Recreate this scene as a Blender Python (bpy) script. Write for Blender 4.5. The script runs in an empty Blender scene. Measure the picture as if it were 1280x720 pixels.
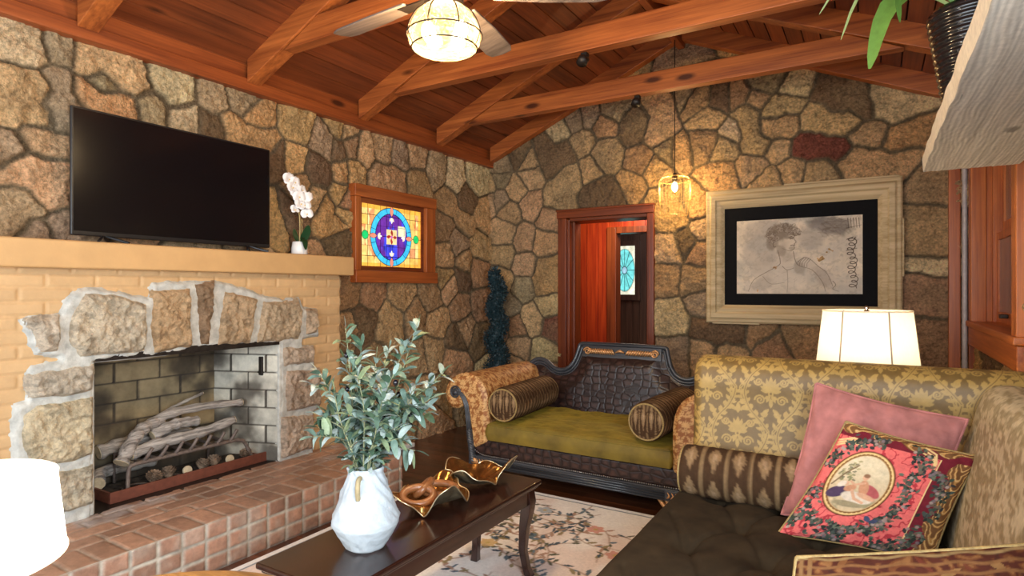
import bpy, math, random
import numpy as np
from mathutils import Vector, Matrix

random.seed(7)
R = math.radians
C = bpy.context.scene.collection
scene = bpy.context.scene

# ------------------------------------------------------------------ camera
F, U0, V0 = 747.0, 640.0, 361.0
YAW = R(31.35)
CAM_H = 1.33
cam_d = bpy.data.cameras.new('camera')
cam = bpy.data.objects.new('camera', cam_d)
C.objects.link(cam)
cam.location = (0, 0, CAM_H)
cam.rotation_euler = (R(90), 0, YAW)
cam_d.sensor_width = 36.0
cam_d.lens = F / 1280.0 * 36.0
cam_d.shift_y = 1.0 / 1280.0
cam_d.clip_start = 0.02
scene.camera = cam

# ------------------------------------------------------------------ view, world, daylight
scene.view_settings.view_transform = 'Standard'
scene.view_settings.look = 'None'
scene.view_settings.gamma = 1.0
scene.view_settings.use_curve_mapping = False
scene.view_settings.exposure = 0.5

W = bpy.data.worlds.new('world')
scene.world = W
W.use_nodes = True
bgn = W.node_tree.nodes['Background']
bgn.inputs[0].default_value = (0.90, 0.94, 1.0, 1)
bgn.inputs[1].default_value = 0.9


def area(name, loc, target, size, sizey, power, color):
    l = bpy.data.lights.new(name, 'AREA')
    l.shape = 'RECTANGLE'
    l.size = size
    l.size_y = sizey
    l.energy = power
    l.color = color
    o = bpy.data.objects.new(name, l)
    C.objects.link(o)
    o.location = loc
    d = Vector(target) - Vector(loc)
    o.rotation_euler = d.to_track_quat('-Z', 'Y').to_euler()
    return o


# daylight coming in through the glazed end of the room behind the photographer
area('daylight_end', (-1.3, -1.9, 1.6), (-2.0, 3.0, 0.9), 3.2, 1.8, 75, (0.82, 0.92, 1.0))
area('side_fill', (0.60, 0.25, 1.5), (-3.2, 1.6, 0.3), 0.9, 1.1, 58, (0.86, 0.94, 1.0))  # added fill light for hearth and firebox, with no window behind it
area('hall_light', (-2.2, 5.95, 2.33), (-2.45, 6.6, 0.9), 0.5, 0.4, 17, (1.0, 0.84, 0.66))
area('porch_light', (-2.2, 7.3, 2.3), (-2.6, 8.0, 1.0), 0.6, 0.4, 5, (0.9, 0.92, 1.0))


def point(name, loc, power, color, rad=0.03, parent=None):
    l = bpy.data.lights.new(name, 'POINT')
    l.energy = power
    l.color = color
    l.shadow_soft_size = rad
    o = bpy.data.objects.new(name, l)
    C.objects.link(o)
    if parent is not None:
        o.parent = parent
        o.location = Vector(loc) - org(parent)
    else:
        o.location = loc
    return o


# ------------------------------------------------------------------ pixel -> place
DV = np.array([-math.sin(YAW), math.cos(YAW), 0.0])
RV = np.array([math.cos(YAW), math.sin(YAW), 0.0])


def ray(u, v):
    return DV + RV * ((u - U0) / F) + np.array([0, 0, (V0 - v) / F])


def at(axis, val, u, v):
    d = ray(u, v)
    o = np.array([0, 0, CAM_H])
    return o + d * ((val - o[axis]) / d[axis])


# ------------------------------------------------------------------ noise
def _h(ix, iy, s):
    n = (ix.astype(np.int64) * 374761393 + iy.astype(np.int64) * 668265263 + s * 2147483647) & 0xFFFFFFFF
    n = ((n ^ (n >> 13)) * 1274126177) & 0xFFFFFFFF
    n = (n ^ (n >> 16)) & 0xFFFFFFFF
    return n.astype(np.float64) / 4294967295.0


def vn(x, y, s=0):
    x = np.asarray(x, float)
    y = np.asarray(y, float)
    ix = np.floor(x)
    iy = np.floor(y)
    fx = x - ix
    fy = y - iy
    fx = fx * fx * (3 - 2 * fx)
    fy = fy * fy * (3 - 2 * fy)
    a = _h(ix, iy, s)
    b = _h(ix + 1, iy, s)
    c = _h(ix, iy + 1, s)
    d = _h(ix + 1, iy + 1, s)
    return (a * (1 - fx) + b * fx) * (1 - fy) + (c * (1 - fx) + d * fx) * fy


def fbm(x, y, s=0, o=4, g=0.5):
    t = 0
    a = 1.0
    n = 0
    x = np.asarray(x, float)
    y = np.asarray(y, float)
    for i in range(o):
        t = t + a * vn(x * 2 ** i + 17.3 * i, y * 2 ** i - 9.1 * i, s + i)
        n += a
        a *= g
    return t / n


def sst(x, a, b):
    t = np.clip((x - a) / (b - a), 0, 1)
    return t * t * (3 - 2 * t)


# ------------------------------------------------------------------ materials
def new_mat(name):
    m = bpy.data.materials.new(name)
    m.use_nodes = True
    nt = m.node_tree
    b = nt.nodes['Principled BSDF']
    return m, nt, b


def lk(nt, a, b):
    nt.links.new(a, b)


def bump(nt, b, src, strength=0.3, dist=0.01):
    n = nt.nodes.new('ShaderNodeBump')
    n.inputs['Strength'].default_value = strength
    n.inputs['Distance'].default_value = dist
    lk(nt, src, n.inputs['Height'])
    lk(nt, n.outputs[0], b.inputs['Normal'])
    return n


def coords(nt, scale=(1, 1, 1)):
    tc = nt.nodes.new('ShaderNodeTexCoord')
    mp = nt.nodes.new('ShaderNodeMapping')
    mp.inputs['Scale'].default_value = scale
    lk(nt, tc.outputs['Object'], mp.inputs[0])
    return mp.outputs[0]


def noise(nt, co, scale, detail=4, rough=0.55):
    n = nt.nodes.new('ShaderNodeTexNoise')
    n.inputs['Scale'].default_value = scale
    n.inputs['Detail'].default_value = detail
    n.inputs['Roughness'].default_value = rough
    lk(nt, co, n.inputs['Vector'])
    return n


def ramp(nt, src, stops):
    r = nt.nodes.new('ShaderNodeValToRGB')
    els = r.color_ramp.elements
    while len(els) < len(stops):
        els.new(0.5)
    for e, (p, c) in zip(els, stops):
        e.position = p
        e.color = (c[0], c[1], c[2], 1)
    lk(nt, src, r.inputs[0])
    return r.outputs[0]


def mix(nt, f, a, b, mode='MIX'):
    n = nt.nodes.new('ShaderNodeMix')
    n.data_type = 'RGBA'
    n.blend_type = mode
    for sock, val in ((n.inputs[0], f), (n.inputs[6], a), (n.inputs[7], b)):
        if hasattr(val, 'node'):
            lk(nt, val, sock)
        elif isinstance(val, (int, float)):
            sock.default_value = val
        else:
            sock.default_value = (val[0], val[1], val[2], 1)
    return n.outputs[2]


def m_plain(name, col, rough=0.5, metal=0.0, var=0.12, scale=30, bmp=0.0, bscale=200, coat=0.0, sheen=0.0):
    m, nt, b = new_mat(name)
    co = coords(nt)
    n = noise(nt, co, scale)
    lo = [c * (1 - var) for c in col]
    hi = [min(1, c * (1 + var)) for c in col]
    lk(nt, ramp(nt, n.outputs[0], [(0.3, lo), (0.7, hi)]), b.inputs['Base Color'])
    b.inputs['Roughness'].default_value = rough
    b.inputs['Metallic'].default_value = metal
    b.inputs['Coat Weight'].default_value = coat
    b.inputs['Sheen Weight'].default_value = sheen
    b.inputs['Specular IOR Level'].default_value = 0.2 if rough >= 0.75 else 0.5
    b.inputs['Sheen Tint'].default_value = (min(1, col[0] * 3), min(1, col[1] * 3), min(1, col[2] * 3), 1)
    if bmp:
        n2 = noise(nt, co, bscale, 3)
        bump(nt, b, n2.outputs[0], bmp, 0.004)
    return m


def m_wood(name, dark, light, axis='x', rough=0.45, scale=1.0, knots=True, bmp=0.15, coat=0.0, attr=False):
    m, nt, b = new_mat(name)
    s = [11 * scale] * 3
    s['xyz'.index(axis)] = 0.8 * scale
    co = coords(nt, s)
    n1 = noise(nt, co, 1.6, 5, 0.6)
    s2 = [70 * scale] * 3
    s2['xyz'.index(axis)] = 1.6 * scale
    n2 = noise(nt, coords(nt, s2), 1.0, 3, 0.6)
    w = nt.nodes.new('ShaderNodeMath')
    w.operation = 'MULTIPLY_ADD'
    lk(nt, n2.outputs[0], w.inputs[0])
    w.inputs[1].default_value = 0.45
    wm = nt.nodes.new('ShaderNodeMath')
    wm.operation = 'MULTIPLY'
    lk(nt, n1.outputs[0], wm.inputs[0])
    wm.inputs[1].default_value = 0.62
    lk(nt, wm.outputs[0], w.inputs[2])
    col = ramp(nt, w.outputs[0], [(0.38, dark), (0.66, light)])
    if knots:
        s3 = [5 * scale] * 3
        s3['xyz'.index(axis)] = 1.7 * scale
        v = nt.nodes.new('ShaderNodeTexVoronoi')
        v.inputs['Scale'].default_value = 1.0
        lk(nt, coords(nt, s3), v.inputs['Vector'])
        kf = ramp(nt, v.outputs['Distance'], [(0.07, (1, 1, 1)), (0.15, (0, 0, 0))])
        col = mix(nt, kf, col, [c * 0.35 for c in dark])
    if attr:
        a = nt.nodes.new('ShaderNodeVertexColor')
        a.layer_name = 'Col'
        col = mix(nt, 1.0, col, a.outputs[0], 'MULTIPLY')
    lk(nt, col, b.inputs['Base Color'])
    b.inputs['Roughness'].default_value = rough
    b.inputs['Coat Weight'].default_value = coat
    b.inputs['Coat Roughness'].default_value = 0.15
    bump(nt, b, n2.outputs[0], bmp, 0.004)
    return m


def m_attr(name, rough=0.8, bmp=0.3, bscale=120, bdist=0.006, var=0.25, vscale=40, metal=0.0, sheen=0.0, coat=0.0, trans=0.0):
    m, nt, b = new_mat(name)
    a = nt.nodes.new('ShaderNodeVertexColor')
    a.layer_name = 'Col'
    co = coords(nt)
    n = noise(nt, co, vscale, 5, 0.65)
    f = ramp(nt, n.outputs[0], [(0.3, [1 - var] * 3), (0.7, [1 + var] * 3)])
    col = mix(nt, 1.0, a.outputs[0], f, 'MULTIPLY') if var > 0 else a.outputs[0]
    lk(nt, col, b.inputs['Base Color'])
    b.inputs['Roughness'].default_value = rough
    b.inputs['Metallic'].default_value = metal
    b.inputs['Sheen Weight'].default_value = sheen
    b.inputs['Sheen Roughness'].default_value = 0.4
    b.inputs['Specular IOR Level'].default_value = 0.2 if rough >= 0.75 else 0.5
    lk(nt, col, b.inputs['Sheen Tint'])
    b.inputs['Coat Weight'].default_value = coat
    if bmp:
        n2 = noise(nt, co, bscale, 6, 0.7)
        bump(nt, b, n2.outputs[0], bmp, bdist)
    return m


def m_emit(name, col, strength, attr=False):
    m, nt, b = new_mat(name)
    e = nt.nodes.new('ShaderNodeEmission')
    e.inputs[0].default_value = (*col, 1)
    e.inputs[1].default_value = strength
    if attr:
        a = nt.nodes.new('ShaderNodeVertexColor')
        a.layer_name = 'Col'
        n = noise(nt, coords(nt), 18, 4, 0.6)
        f = ramp(nt, n.outputs[0], [(0.3, [0.7] * 3), (0.7, [1.25] * 3)])
        lk(nt, mix(nt, 1.0, a.outputs[0], f, 'MULTIPLY'), e.inputs[0])
    lk(nt, e.outputs[0], nt.nodes['Material Output'].inputs[0])
    return m


def m_seeded_glass(name, tint, opac=0.3):
    m, nt, b = new_mat(name)
    tr = nt.nodes.new('ShaderNodeBsdfTransparent')
    tr.inputs[0].default_value = (1.0, 0.97, 0.9, 1)
    tl = nt.nodes.new('ShaderNodeBsdfTranslucent')
    tl.inputs[0].default_value = (*tint, 1)
    gl = nt.nodes.new('ShaderNodeBsdfGlossy')
    gl.inputs['Roughness'].default_value = 0.08
    n = noise(nt, coords(nt), 120, 2, 0.5)
    fac = ramp(nt, n.outputs[0], [(0.42, [opac * 0.45] * 3), (0.62, [min(1, opac * 1.7)] * 3)])
    m1 = nt.nodes.new('ShaderNodeMixShader')
    lk(nt, fac, m1.inputs[0])
    lk(nt, tr.outputs[0], m1.inputs[1])
    lk(nt, tl.outputs[0], m1.inputs[2])
    m2 = nt.nodes.new('ShaderNodeMixShader')
    m2.inputs[0].default_value = 0.06
    lk(nt, m1.outputs[0], m2.inputs[1])
    lk(nt, gl.outputs[0], m2.inputs[2])
    lk(nt, m2.outputs[0], nt.nodes['Material Output'].inputs[0])
    return m


def m_shade(name, col, tfac=0.6):
    m, nt, b = new_mat(name)
    d = nt.nodes.new('ShaderNodeBsdfDiffuse')
    t = nt.nodes.new('ShaderNodeBsdfTranslucent')
    n = noise(nt, coords(nt, (300, 300, 60)), 1, 2)
    c = ramp(nt, n.outputs[0], [(0.3, [x * 0.93 for x in col]), (0.7, col)])
    lk(nt, c, d.inputs[0])
    lk(nt, c, t.inputs[0])
    mx = nt.nodes.new('ShaderNodeMixShader')
    mx.inputs[0].default_value = tfac
    lk(nt, d.outputs[0], mx.inputs[1])
    lk(nt, t.outputs[0], mx.inputs[2])
    lk(nt, mx.outputs[0], nt.nodes['Material Output'].inputs[0])
    return m


def m_croc(name, dark, light):
    m, nt, b = new_mat(name)
    v = nt.nodes.new('ShaderNodeTexVoronoi')
    v.feature = 'DISTANCE_TO_EDGE'
    v.inputs['Scale'].default_value = 1.0
    v.inputs['Randomness'].default_value = 0.55
    lk(nt, coords(nt, (15, 15, 21)), v.inputs['Vector'])
    col = ramp(nt, v.outputs['Distance'], [(0.0, [c * 0.8 for c in dark]), (0.12, dark), (0.5, light)])
    lk(nt, col, b.inputs['Base Color'])
    b.inputs['Roughness'].default_value = 0.36
    hh = ramp(nt, v.outputs['Distance'], [(0.0, (0, 0, 0)), (0.16, (1, 1, 1))])
    bump(nt, b, hh, 0.35, 0.004)
    return m


M = {}
M['stone'] = m_attr('fieldstone', 0.8, 1.0, 55, 0.035, 0.42, 60)
M['brick_paint'] = m_attr('painted_brick', 0.7, 0.25, 160, 0.004, 0.05, 30)
M['brick_red'] = m_attr('hearth_brick', 0.42, 0.35, 150, 0.005, 0.22, 35)
M['firebrick'] = m_attr('fire_brick', 0.85, 0.3, 150, 0.005, 0.22, 14)
M['arch'] = m_attr('arch_stone', 0.85, 1.0, 70, 0.03, 0.25, 60)
M['mortar'] = m_plain('white_mortar', (0.50, 0.50, 0.46), 0.9, 0, 0.25, 25, 0.6, 120)
M['mantel'] = m_plain('mantel_paint', (0.57, 0.345, 0.148), 0.6, 0, 0.06, 8, 0.25, 60)
M['beam_x'] = m_wood('beam_timber', (0.20, 0.042, 0.009), (0.50, 0.145, 0.032), 'x', 0.42)
M['beam_y'] = m_wood('plate_timber', (0.17, 0.034, 0.008), (0.38, 0.092, 0.020), 'y', 0.45)
M['board_y'] = m_wood('ceiling_board', (0.125, 0.028, 0.008), (0.27, 0.066, 0.017), 'y', 0.5, attr=True)
M['trim_z'] = m_wood('trim_upright', (0.10, 0.018, 0.005), (0.26, 0.055, 0.012), 'z', 0.35, knots=False)
M['trim_x'] = m_wood('trim_cross', (0.10, 0.018, 0.005), (0.26, 0.055, 0.012), 'x', 0.35, knots=False)
M['trim_y'] = m_wood('trim_long', (0.10, 0.018, 0.005), (0.26, 0.055, 0.012), 'y', 0.35, knots=False)
M['win_z'] = m_wood('window_upright', (0.26, 0.055, 0.011), (0.52, 0.145, 0.03), 'z', 0.4, knots=False)
M['win_y'] = m_wood('window_cross', (0.24, 0.05, 0.011), (0.48, 0.13, 0.028), 'y', 0.4, knots=False)
M['pine_z'] = m_wood('red_pine', (0.24, 0.018, 0.005), (0.52, 0.062, 0.012), 'z', 0.35, attr=True)
M['dark_z'] = m_wood('dark_panel', (0.045, 0.022, 0.014), (0.11, 0.055, 0.035), 'z', 0.4, knots=False, attr=True)
M['floor'] = m_wood('floor_board', (0.045, 0.014, 0.006), (0.13, 0.042, 0.016), 'x', 0.28, attr=True, coat=0.3, knots=False)
M['table'] = m_wood('mahogany', (0.014, 0.0045, 0.003), (0.042, 0.012, 0.007), 'y', 0.25, knots=False, coat=0.5, bmp=0.05)
M['oak'] = m_wood('oak', (0.11, 0.05, 0.015), (0.30, 0.15, 0.045), 'x', 0.35, knots=False, coat=0.3)
M['weather'] = m_wood('weathered_board', (0.20, 0.165, 0.125), (0.62, 0.55, 0.45), 'y', 0.85, 1.0, False, 0.9)
M['ebony'] = m_wood('ebonised_wood', (0.012, 0.014, 0.018), (0.06, 0.065, 0.075), 'x', 0.3, knots=False, coat=0.3)
M['gilt'] = m_plain('gilding', (0.62, 0.33, 0.14), 0.4, 0.55, 0.3, 60, 0.3, 150)
M['gold'] = m_plain('gold_leaf', (0.38, 0.20, 0.065), 0.27, 0.95, 0.45, 18, 0.35, 60)
M['pewter'] = m_plain('pale_gilt_edge', (0.85, 0.74, 0.5), 0.3, 0.9, 0.2, 40)
M['chainwood'] = m_plain('carved_wood', (0.26, 0.10, 0.035), 0.35, 0, 0.35, 30, 0.1, 60, 0.3)
M['black'] = m_plain('black_plastic', (0.012, 0.012, 0.013), 0.35)
M['screen'] = m_plain('tv_glass', (0.004, 0.004, 0.005), 0.16, 0, 0.05)
M['iron'] = m_plain('dark_iron', (0.035, 0.028, 0.024), 0.45, 0.6, 0.3, 40, 0.2)
M['grate'] = m_plain('weathered_iron', (0.17, 0.13, 0.11), 0.65, 0.3, 0.3, 40, 0.3)
M['rustpan'] = m_plain('oxide_pan', (0.16, 0.05, 0.03), 0.5, 0.1, 0.2, 40, 0.15)
M['bark'] = m_wood('log_bark', (0.09, 0.078, 0.07), (0.55, 0.50, 0.45), 'y', 0.9, 1.3, False, 0.8)
M['ash'] = m_plain('ash_bed', (0.05, 0.043, 0.038), 0.95, 0, 0.6, 60, 0.8, 120)
M['cut'] = m_plain('cut_wood', (0.55, 0.45, 0.30), 0.8, 0, 0.2, 40)
M['cone'] = m_plain('pine_cone', (0.24, 0.165, 0.11), 0.8, 0, 0.6, 60)
M['white'] = m_plain('white_glaze', (0.82, 0.80, 0.76), 0.35, 0, 0.03, 10, coat=0.2)
M['vase'] = m_plain('rough_white_ceramic', (0.53, 0.59, 0.63), 0.8, 0, 0.10, 14, 0.9, 45)
M['ochre'] = m_plain('ochre_clay', (0.42, 0.33, 0.18), 0.7, 0, 0.2, 50)
M['petal'] = m_plain('orchid_petal', (0.90, 0.87, 0.86), 0.5, 0, 0.04, 30)
M['lip'] = m_plain('orchid_lip', (0.75, 0.55, 0.25), 0.5, 0, 0.2, 60)
M['stem'] = m_plain('orchid_stem', (0.42, 0.30, 0.12), 0.6, 0, 0.2, 40)
M['leafdark'] = m_plain('orchid_leaf', (0.012, 0.055, 0.02), 0.35, 0, 0.25, 20)
M['topiary'] = m_plain('topiary_leaf', (0.014, 0.040, 0.050), 0.55, 0, 0.5, 60)
M['olive_leaf'] = m_attr('olive_leaf', 0.5, 0, var=0.2, vscale=90)
M['olive_stem'] = m_plain('olive_stem', (0.26, 0.27, 0.15), 0.7, 0, 0.2, 40)
M['olive'] = m_plain('olive_fruit', (0.008, 0.007, 0.012), 0.25)
M['plant'] = m_attr('strap_leaf', 0.4, 0.1, 40, var=0.15, vscale=30)
M['pot'] = m_plain('black_pot_glaze', (0.012, 0.012, 0.013), 0.2, 0.0, 0.1, 20, coat=0.5)
M['velvet'] = m_plain('olive_velvet', (0.165, 0.112, 0.012), 0.7, 0, 0.40, 7, 0.6, 16, sheen=0.6)
M['brownvelvet'] = m_plain('brown_velvet', (0.030, 0.0195, 0.0095), 0.9, 0, 0.35, 10, 0.3, 20, sheen=0.04)
M['pinkvelvet'] = m_plain('pink_velvet', (0.40, 0.155, 0.14), 0.85, 0, 0.34, 11, 0.5, 18, sheen=0.3)
M['cloth'] = m_attr('woven_cloth', 0.85, 0.25, 420, 0.002, 0.16, 60, sheen=0.0)
M['satin'] = m_attr('damask_satin', 0.5, 0.18, 350, 0.002, 0.12, 40, sheen=0.06)
M['rug'] = m_attr('rug_pile', 0.95, 0.4, 300, 0.004, 0.10, 60)
M['croc'] = m_croc('croc_leather', (0.022, 0.010, 0.008), (0.075, 0.035, 0.026))
M['piping'] = m_plain('gold_piping', (0.30, 0.20, 0.07), 0.7, 0, 0.3, 120)
M['nail'] = m_plain('nail_heads', (0.42, 0.38, 0.36), 0.3, 0.8, 0.2, 60)
M['frame'] = m_wood('plaster_gilt_frame', (0.40, 0.28, 0.13), (0.64, 0.49, 0.28), 'x', 0.7, knots=False, bmp=0.4)
M['mat'] = m_plain('black_mat', (0.007, 0.007, 0.008), 0.95)
M['print'] = m_attr('paper_print', 0.95, 0, var=0.0)
M['shade'] = m_shade('linen_shade', (0.95, 0.88, 0.76), 0.5)
M['shade_white'] = m_shade('white_shade', (0.96, 0.95, 0.92), 0.6)
M['brass'] = m_plain('brass', (0.55, 0.38, 0.16), 0.3, 1.0, 0.1)
M['chrome'] = m_plain('chrome', (0.7, 0.68, 0.62), 0.2, 1.0, 0.05)
M['seam'] = m_plain('shade_trim', (0.42, 0.33, 0.24), 0.8)
M['bulb'] = m_emit('bulb_glow', (1.0, 0.78, 0.42), 30)
M['bulb_fan'] = m_emit('fan_bulb_glow', (1.0, 0.83, 0.55), 34)
M['seeded'] = m_seeded_glass('seeded_glass', (1.0, 0.80, 0.40), 0.055)
M['wire'] = m_plain('gold_wire', (0.55, 0.36, 0.13), 0.4, 0.6, 0.2)
M['stained'] = m_emit('stained_glass', (1, 1, 1), 1.0, True)
M['lead'] = m_plain('lead_came', (0.02, 0.02, 0.02), 0.5, 0.5)
M['fanwood'] = m_wood('fan_blade_wood', (0.08, 0.06, 0.05), (0.20, 0.155, 0.13), 'x', 0.35, knots=False)
M['bronze'] = m_plain('aged_bronze', (0.05, 0.036, 0.027), 0.4, 0.8, 0.2)
M['sunwin_z'] = m_wood('daylit_upright', (0.34, 0.075, 0.014), (0.66, 0.20, 0.042), 'z', 0.38, knots=False)  # lighter copy of the window wood, daylight put into its colour
M['sunwin_y'] = m_wood('daylit_cross', (0.32, 0.07, 0.014), (0.60, 0.18, 0.038), 'y', 0.38, knots=False)
M['pipe'] = m_plain('grey_conduit', (0.50, 0.45, 0.43), 0.5, 0.1)
M['paneglass'] = m_plain('dusky_pane', (0.20, 0.12, 0.085), 0.12, 0, 0.2, 4)

# ------------------------------------------------------------------ objects
ROOT = {}


def org(o):
    while o.parent is not None:
        o = o.parent
    return Vector(ROOT.get(o.name, (0, 0, 0)))


def tag(o, label=None, cat=None, group=None, kind=None):
    if label:
        o['label'] = label
    if cat:
        o['category'] = cat
    if group:
        o['group'] = group
    if kind:
        o['kind'] = kind
    return o


def thing(name, label, cat, loc=(0, 0, 0), group=None, local=False):
    o = bpy.data.objects.new(name, None)
    C.objects.link(o)
    o.location = loc
    o.empty_display_size = 0.05
    ROOT[o.name] = (0, 0, 0) if local else tuple(loc)
    return tag(o, label, cat, group)


def mobj(name, v, f, mat, parent=None, smooth=False, col=None, loc=None):
    """v: (n,3) array in world (or local) coordinates; f: list of index tuples or (m,4) array"""
    v = np.asarray(v, float).reshape(-1, 3)
    if parent is not None:
        v = v - np.array(org(parent))
    elif loc is not None:
        v = v - np.array(loc)
    me = bpy.data.meshes.new(name)
    if isinstance(f, np.ndarray):
        k = f.shape[1]
        me.vertices.add(len(v))
        me.vertices.foreach_set('co', v.ravel())
        me.loops.add(f.size)
        me.loops.foreach_set('vertex_index', f.ravel().astype(np.int32))
        me.polygons.add(len(f))
        me.polygons.foreach_set('loop_start', np.arange(0, f.size, k, dtype=np.int32))
        me.update(calc_edges=True)
    else:
        me.from_pydata([tuple(p) for p in v], [], [tuple(int(i) for i in q) for q in f])
        me.update()
    me.validate()
    if col is not None:
        a = me.color_attributes.new('Col', 'FLOAT_COLOR', 'POINT')
        c4 = np.ones((len(v), 4))
        c4[:, :3] = np.asarray(col).reshape(-1, 3)
        a.data.foreach_set('color', c4.ravel())
    if smooth:
        me.polygons.foreach_set('use_smooth', np.ones(len(me.polygons), dtype=bool))
    if isinstance(mat, (list, tuple)):
        for mm in mat:
            me.materials.append(mm)
    else:
        me.materials.append(mat)
    o = bpy.data.objects.new(name, me)
    C.objects.link(o)
    if parent is not None:
        o.parent = parent
    elif loc is not None:
        o.location = loc
        ROOT[o.name] = tuple(loc)
    return o


def gridfaces(nu, nv, cu=False, cv=False):
    iu = np.arange(nu if cu else nu - 1)
    iv = np.arange(nv if cv else nv - 1)
    a, b = np.meshgrid(iu, iv, indexing='ij')
    a = a.ravel()
    b = b.ravel()
    a2 = (a + 1) % nu
    b2 = (b + 1) % nv
    return np.stack([a * nv + b, a2 * nv + b, a2 * nv + b2, a * nv + b2], 1)


def surf(name, fn, nu, nv, mat, parent=None, cu=False, cv=False, colfn=None, smooth=True, loc=None, u=(0, 1), v=(0, 1)):
    us = np.linspace(u[0], u[1], nu, endpoint=not cu)
    vs = np.linspace(v[0], v[1], nv, endpoint=not cv)
    Ug, Vg = np.meshgrid(us, vs, indexing='ij')
    P = np.stack(fn(Ug, Vg), -1).reshape(-1, 3)
    col = None
    if colfn is not None:
        col = colfn(Ug, Vg).reshape(-1, 3)
    return mobj(name, P, gridfaces(nu, nv, cu, cv), mat, parent, smooth, col, loc)


class MB:
    def __init__(s):
        s.v = []
        s.f = []
        s.c = []

    def add(s, v, f, c=None):
        n = len(s.v)
        s.v += [tuple(p) for p in v]
        s.f += [tuple(int(i) + n for i in q) for q in f]
        s.c += [c if c is not None else (1, 1, 1)] * len(v)
        return s

    def box(s, a, b, c=None):
        x0, y0, z0 = [min(p, q) for p, q in zip(a, b)]
        x1, y1, z1 = [max(p, q) for p, q in zip(a, b)]
        v = [(x0, y0, z0), (x1, y0, z0), (x1, y1, z0), (x0, y1, z0), (x0, y0, z1), (x1, y0, z1), (x1, y1, z1), (x0, y1, z1)]
        return s.add(v, [(0, 3, 2, 1), (4, 5, 6, 7), (0, 1, 5, 4), (1, 2, 6, 5), (2, 3, 7, 6), (3, 0, 4, 7)], c)

    def hexa(s, bot, top, c=None):
        return s.add(list(bot) + list(top), [(0, 3, 2, 1), (4, 5, 6, 7), (0, 1, 5, 4), (1, 2, 6, 5), (2, 3, 7, 6), (3, 0, 4, 7)], c)

    def prism(s, poly, ax, a, b, c=None):
        """poly: 2D points in the other two axes (cyclic order), extruded along axis ax from a to b"""
        n = len(poly)

        def P(p, w):
            q = [0, 0, 0]
            o = [i for i in range(3) if i != ax]
            q[ax] = w
            q[o[0]], q[o[1]] = p
            return tuple(q)
        v = [P(p, a) for p in poly] + [P(p, b) for p in poly]
        f = [tuple(range(n))[::-1], tuple(range(n, 2 * n))]
        f += [(i, (i + 1) % n, n + (i + 1) % n, n + i) for i in range(n)]
        return s.add(v, f, c)

    def tube(s, pts, r, n=8, closed=False, cap=True, c=None, sx=1.0):
        pts = [Vector(p) for p in pts]
        m = len(pts)
        rr = r if isinstance(r, (list, tuple, np.ndarray)) else [r] * m
        T = []
        for i in range(m):
            if closed:
                t = pts[(i + 1) % m] - pts[i - 1]
            else:
                t = pts[min(i + 1, m - 1)] - pts[max(i - 1, 0)]
            T.append(t.normalized() if t.length > 1e-9 else Vector((0, 0, 1)))
        up = Vector((0, 0, 1)) if abs(T[0].z) < 0.9 else Vector((1, 0, 0))
        N = (up - T[0] * up.dot(T[0])).normalized()
        v = []
        for i in range(m):
            N = (N - T[i] * N.dot(T[i]))
            N = N.normalized() if N.length > 1e-6 else T[i].orthogonal().normalized()
            B = T[i].cross(N)
            for k in range(n):
                a = 2 * math.pi * k / n
                v.append(pts[i] + (N * math.cos(a) * sx + B * math.sin(a)) * rr[i])
        f = []
        for i in range(m if closed else m - 1):
            j = (i + 1) % m
            for k in range(n):
                f.append((i * n + k, i * n + (k + 1) % n, j * n + (k + 1) % n, j * n + k))
        if cap and not closed:
            f.append(tuple(range(n))[::-1])
            f.append(tuple(range((m - 1) * n, m * n)))
        return s.add(v, f, c)

    def lathe(s, cx, cy, prof, n=32, c=None):
        v = []
        for r, z in prof:
            for k in range(n):
                a = 2 * math.pi * k / n
                v.append((cx + r * math.cos(a), cy + r * math.sin(a), z))
        f = []
        for i in range(len(prof) - 1):
            for k in range(n):
                f.append((i * n + k, i * n + (k + 1) % n, (i + 1) * n + (k + 1) % n, (i + 1) * n + k))
        return s.add(v, f, c)

    def ball(s, p, r, n=12, sz=1.0, c=None):
        prof = []
        for i in range(n // 2 + 1):
            a = -math.pi / 2 + math.pi * i / (n // 2)
            prof.append((max(1e-4, r * math.cos(a)), p[2] + r * sz * math.sin(a)))
        return s.lathe(p[0], p[1], prof, n, c)

    def build(s, name, mat, parent=None, smooth=False, bevel=0.0, col=False, loc=None, seg=2, sub=0):
        o = mobj(name, np.array(s.v), s.f, mat, parent, smooth, np.array(s.c) if col else None, loc)
        if bevel:
            b = o.modifiers.new('bevel', 'BEVEL')
            b.width = bevel
            b.segments = seg
            b.limit_method = 'ANGLE'
            b.angle_limit = R(35)
            if smooth is False:
                o.data.polygons.foreach_set('use_smooth', np.ones(len(o.data.polygons), dtype=bool))
                w = o.modifiers.new('wn', 'WEIGHTED_NORMAL')
                w.keep_sharp = True
        if sub:
            b = o.modifiers.new('sub', 'SUBSURF')
            b.levels = sub
            b.render_levels = sub
        return o


def copy_tree(o, parent=None):
    c = o.copy()
    C.objects.link(c)
    if parent is not None:
        c.parent = parent
    for ch in [x for x in bpy.data.objects if x.parent == o]:
        copy_tree(ch, c)
    return c


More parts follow.
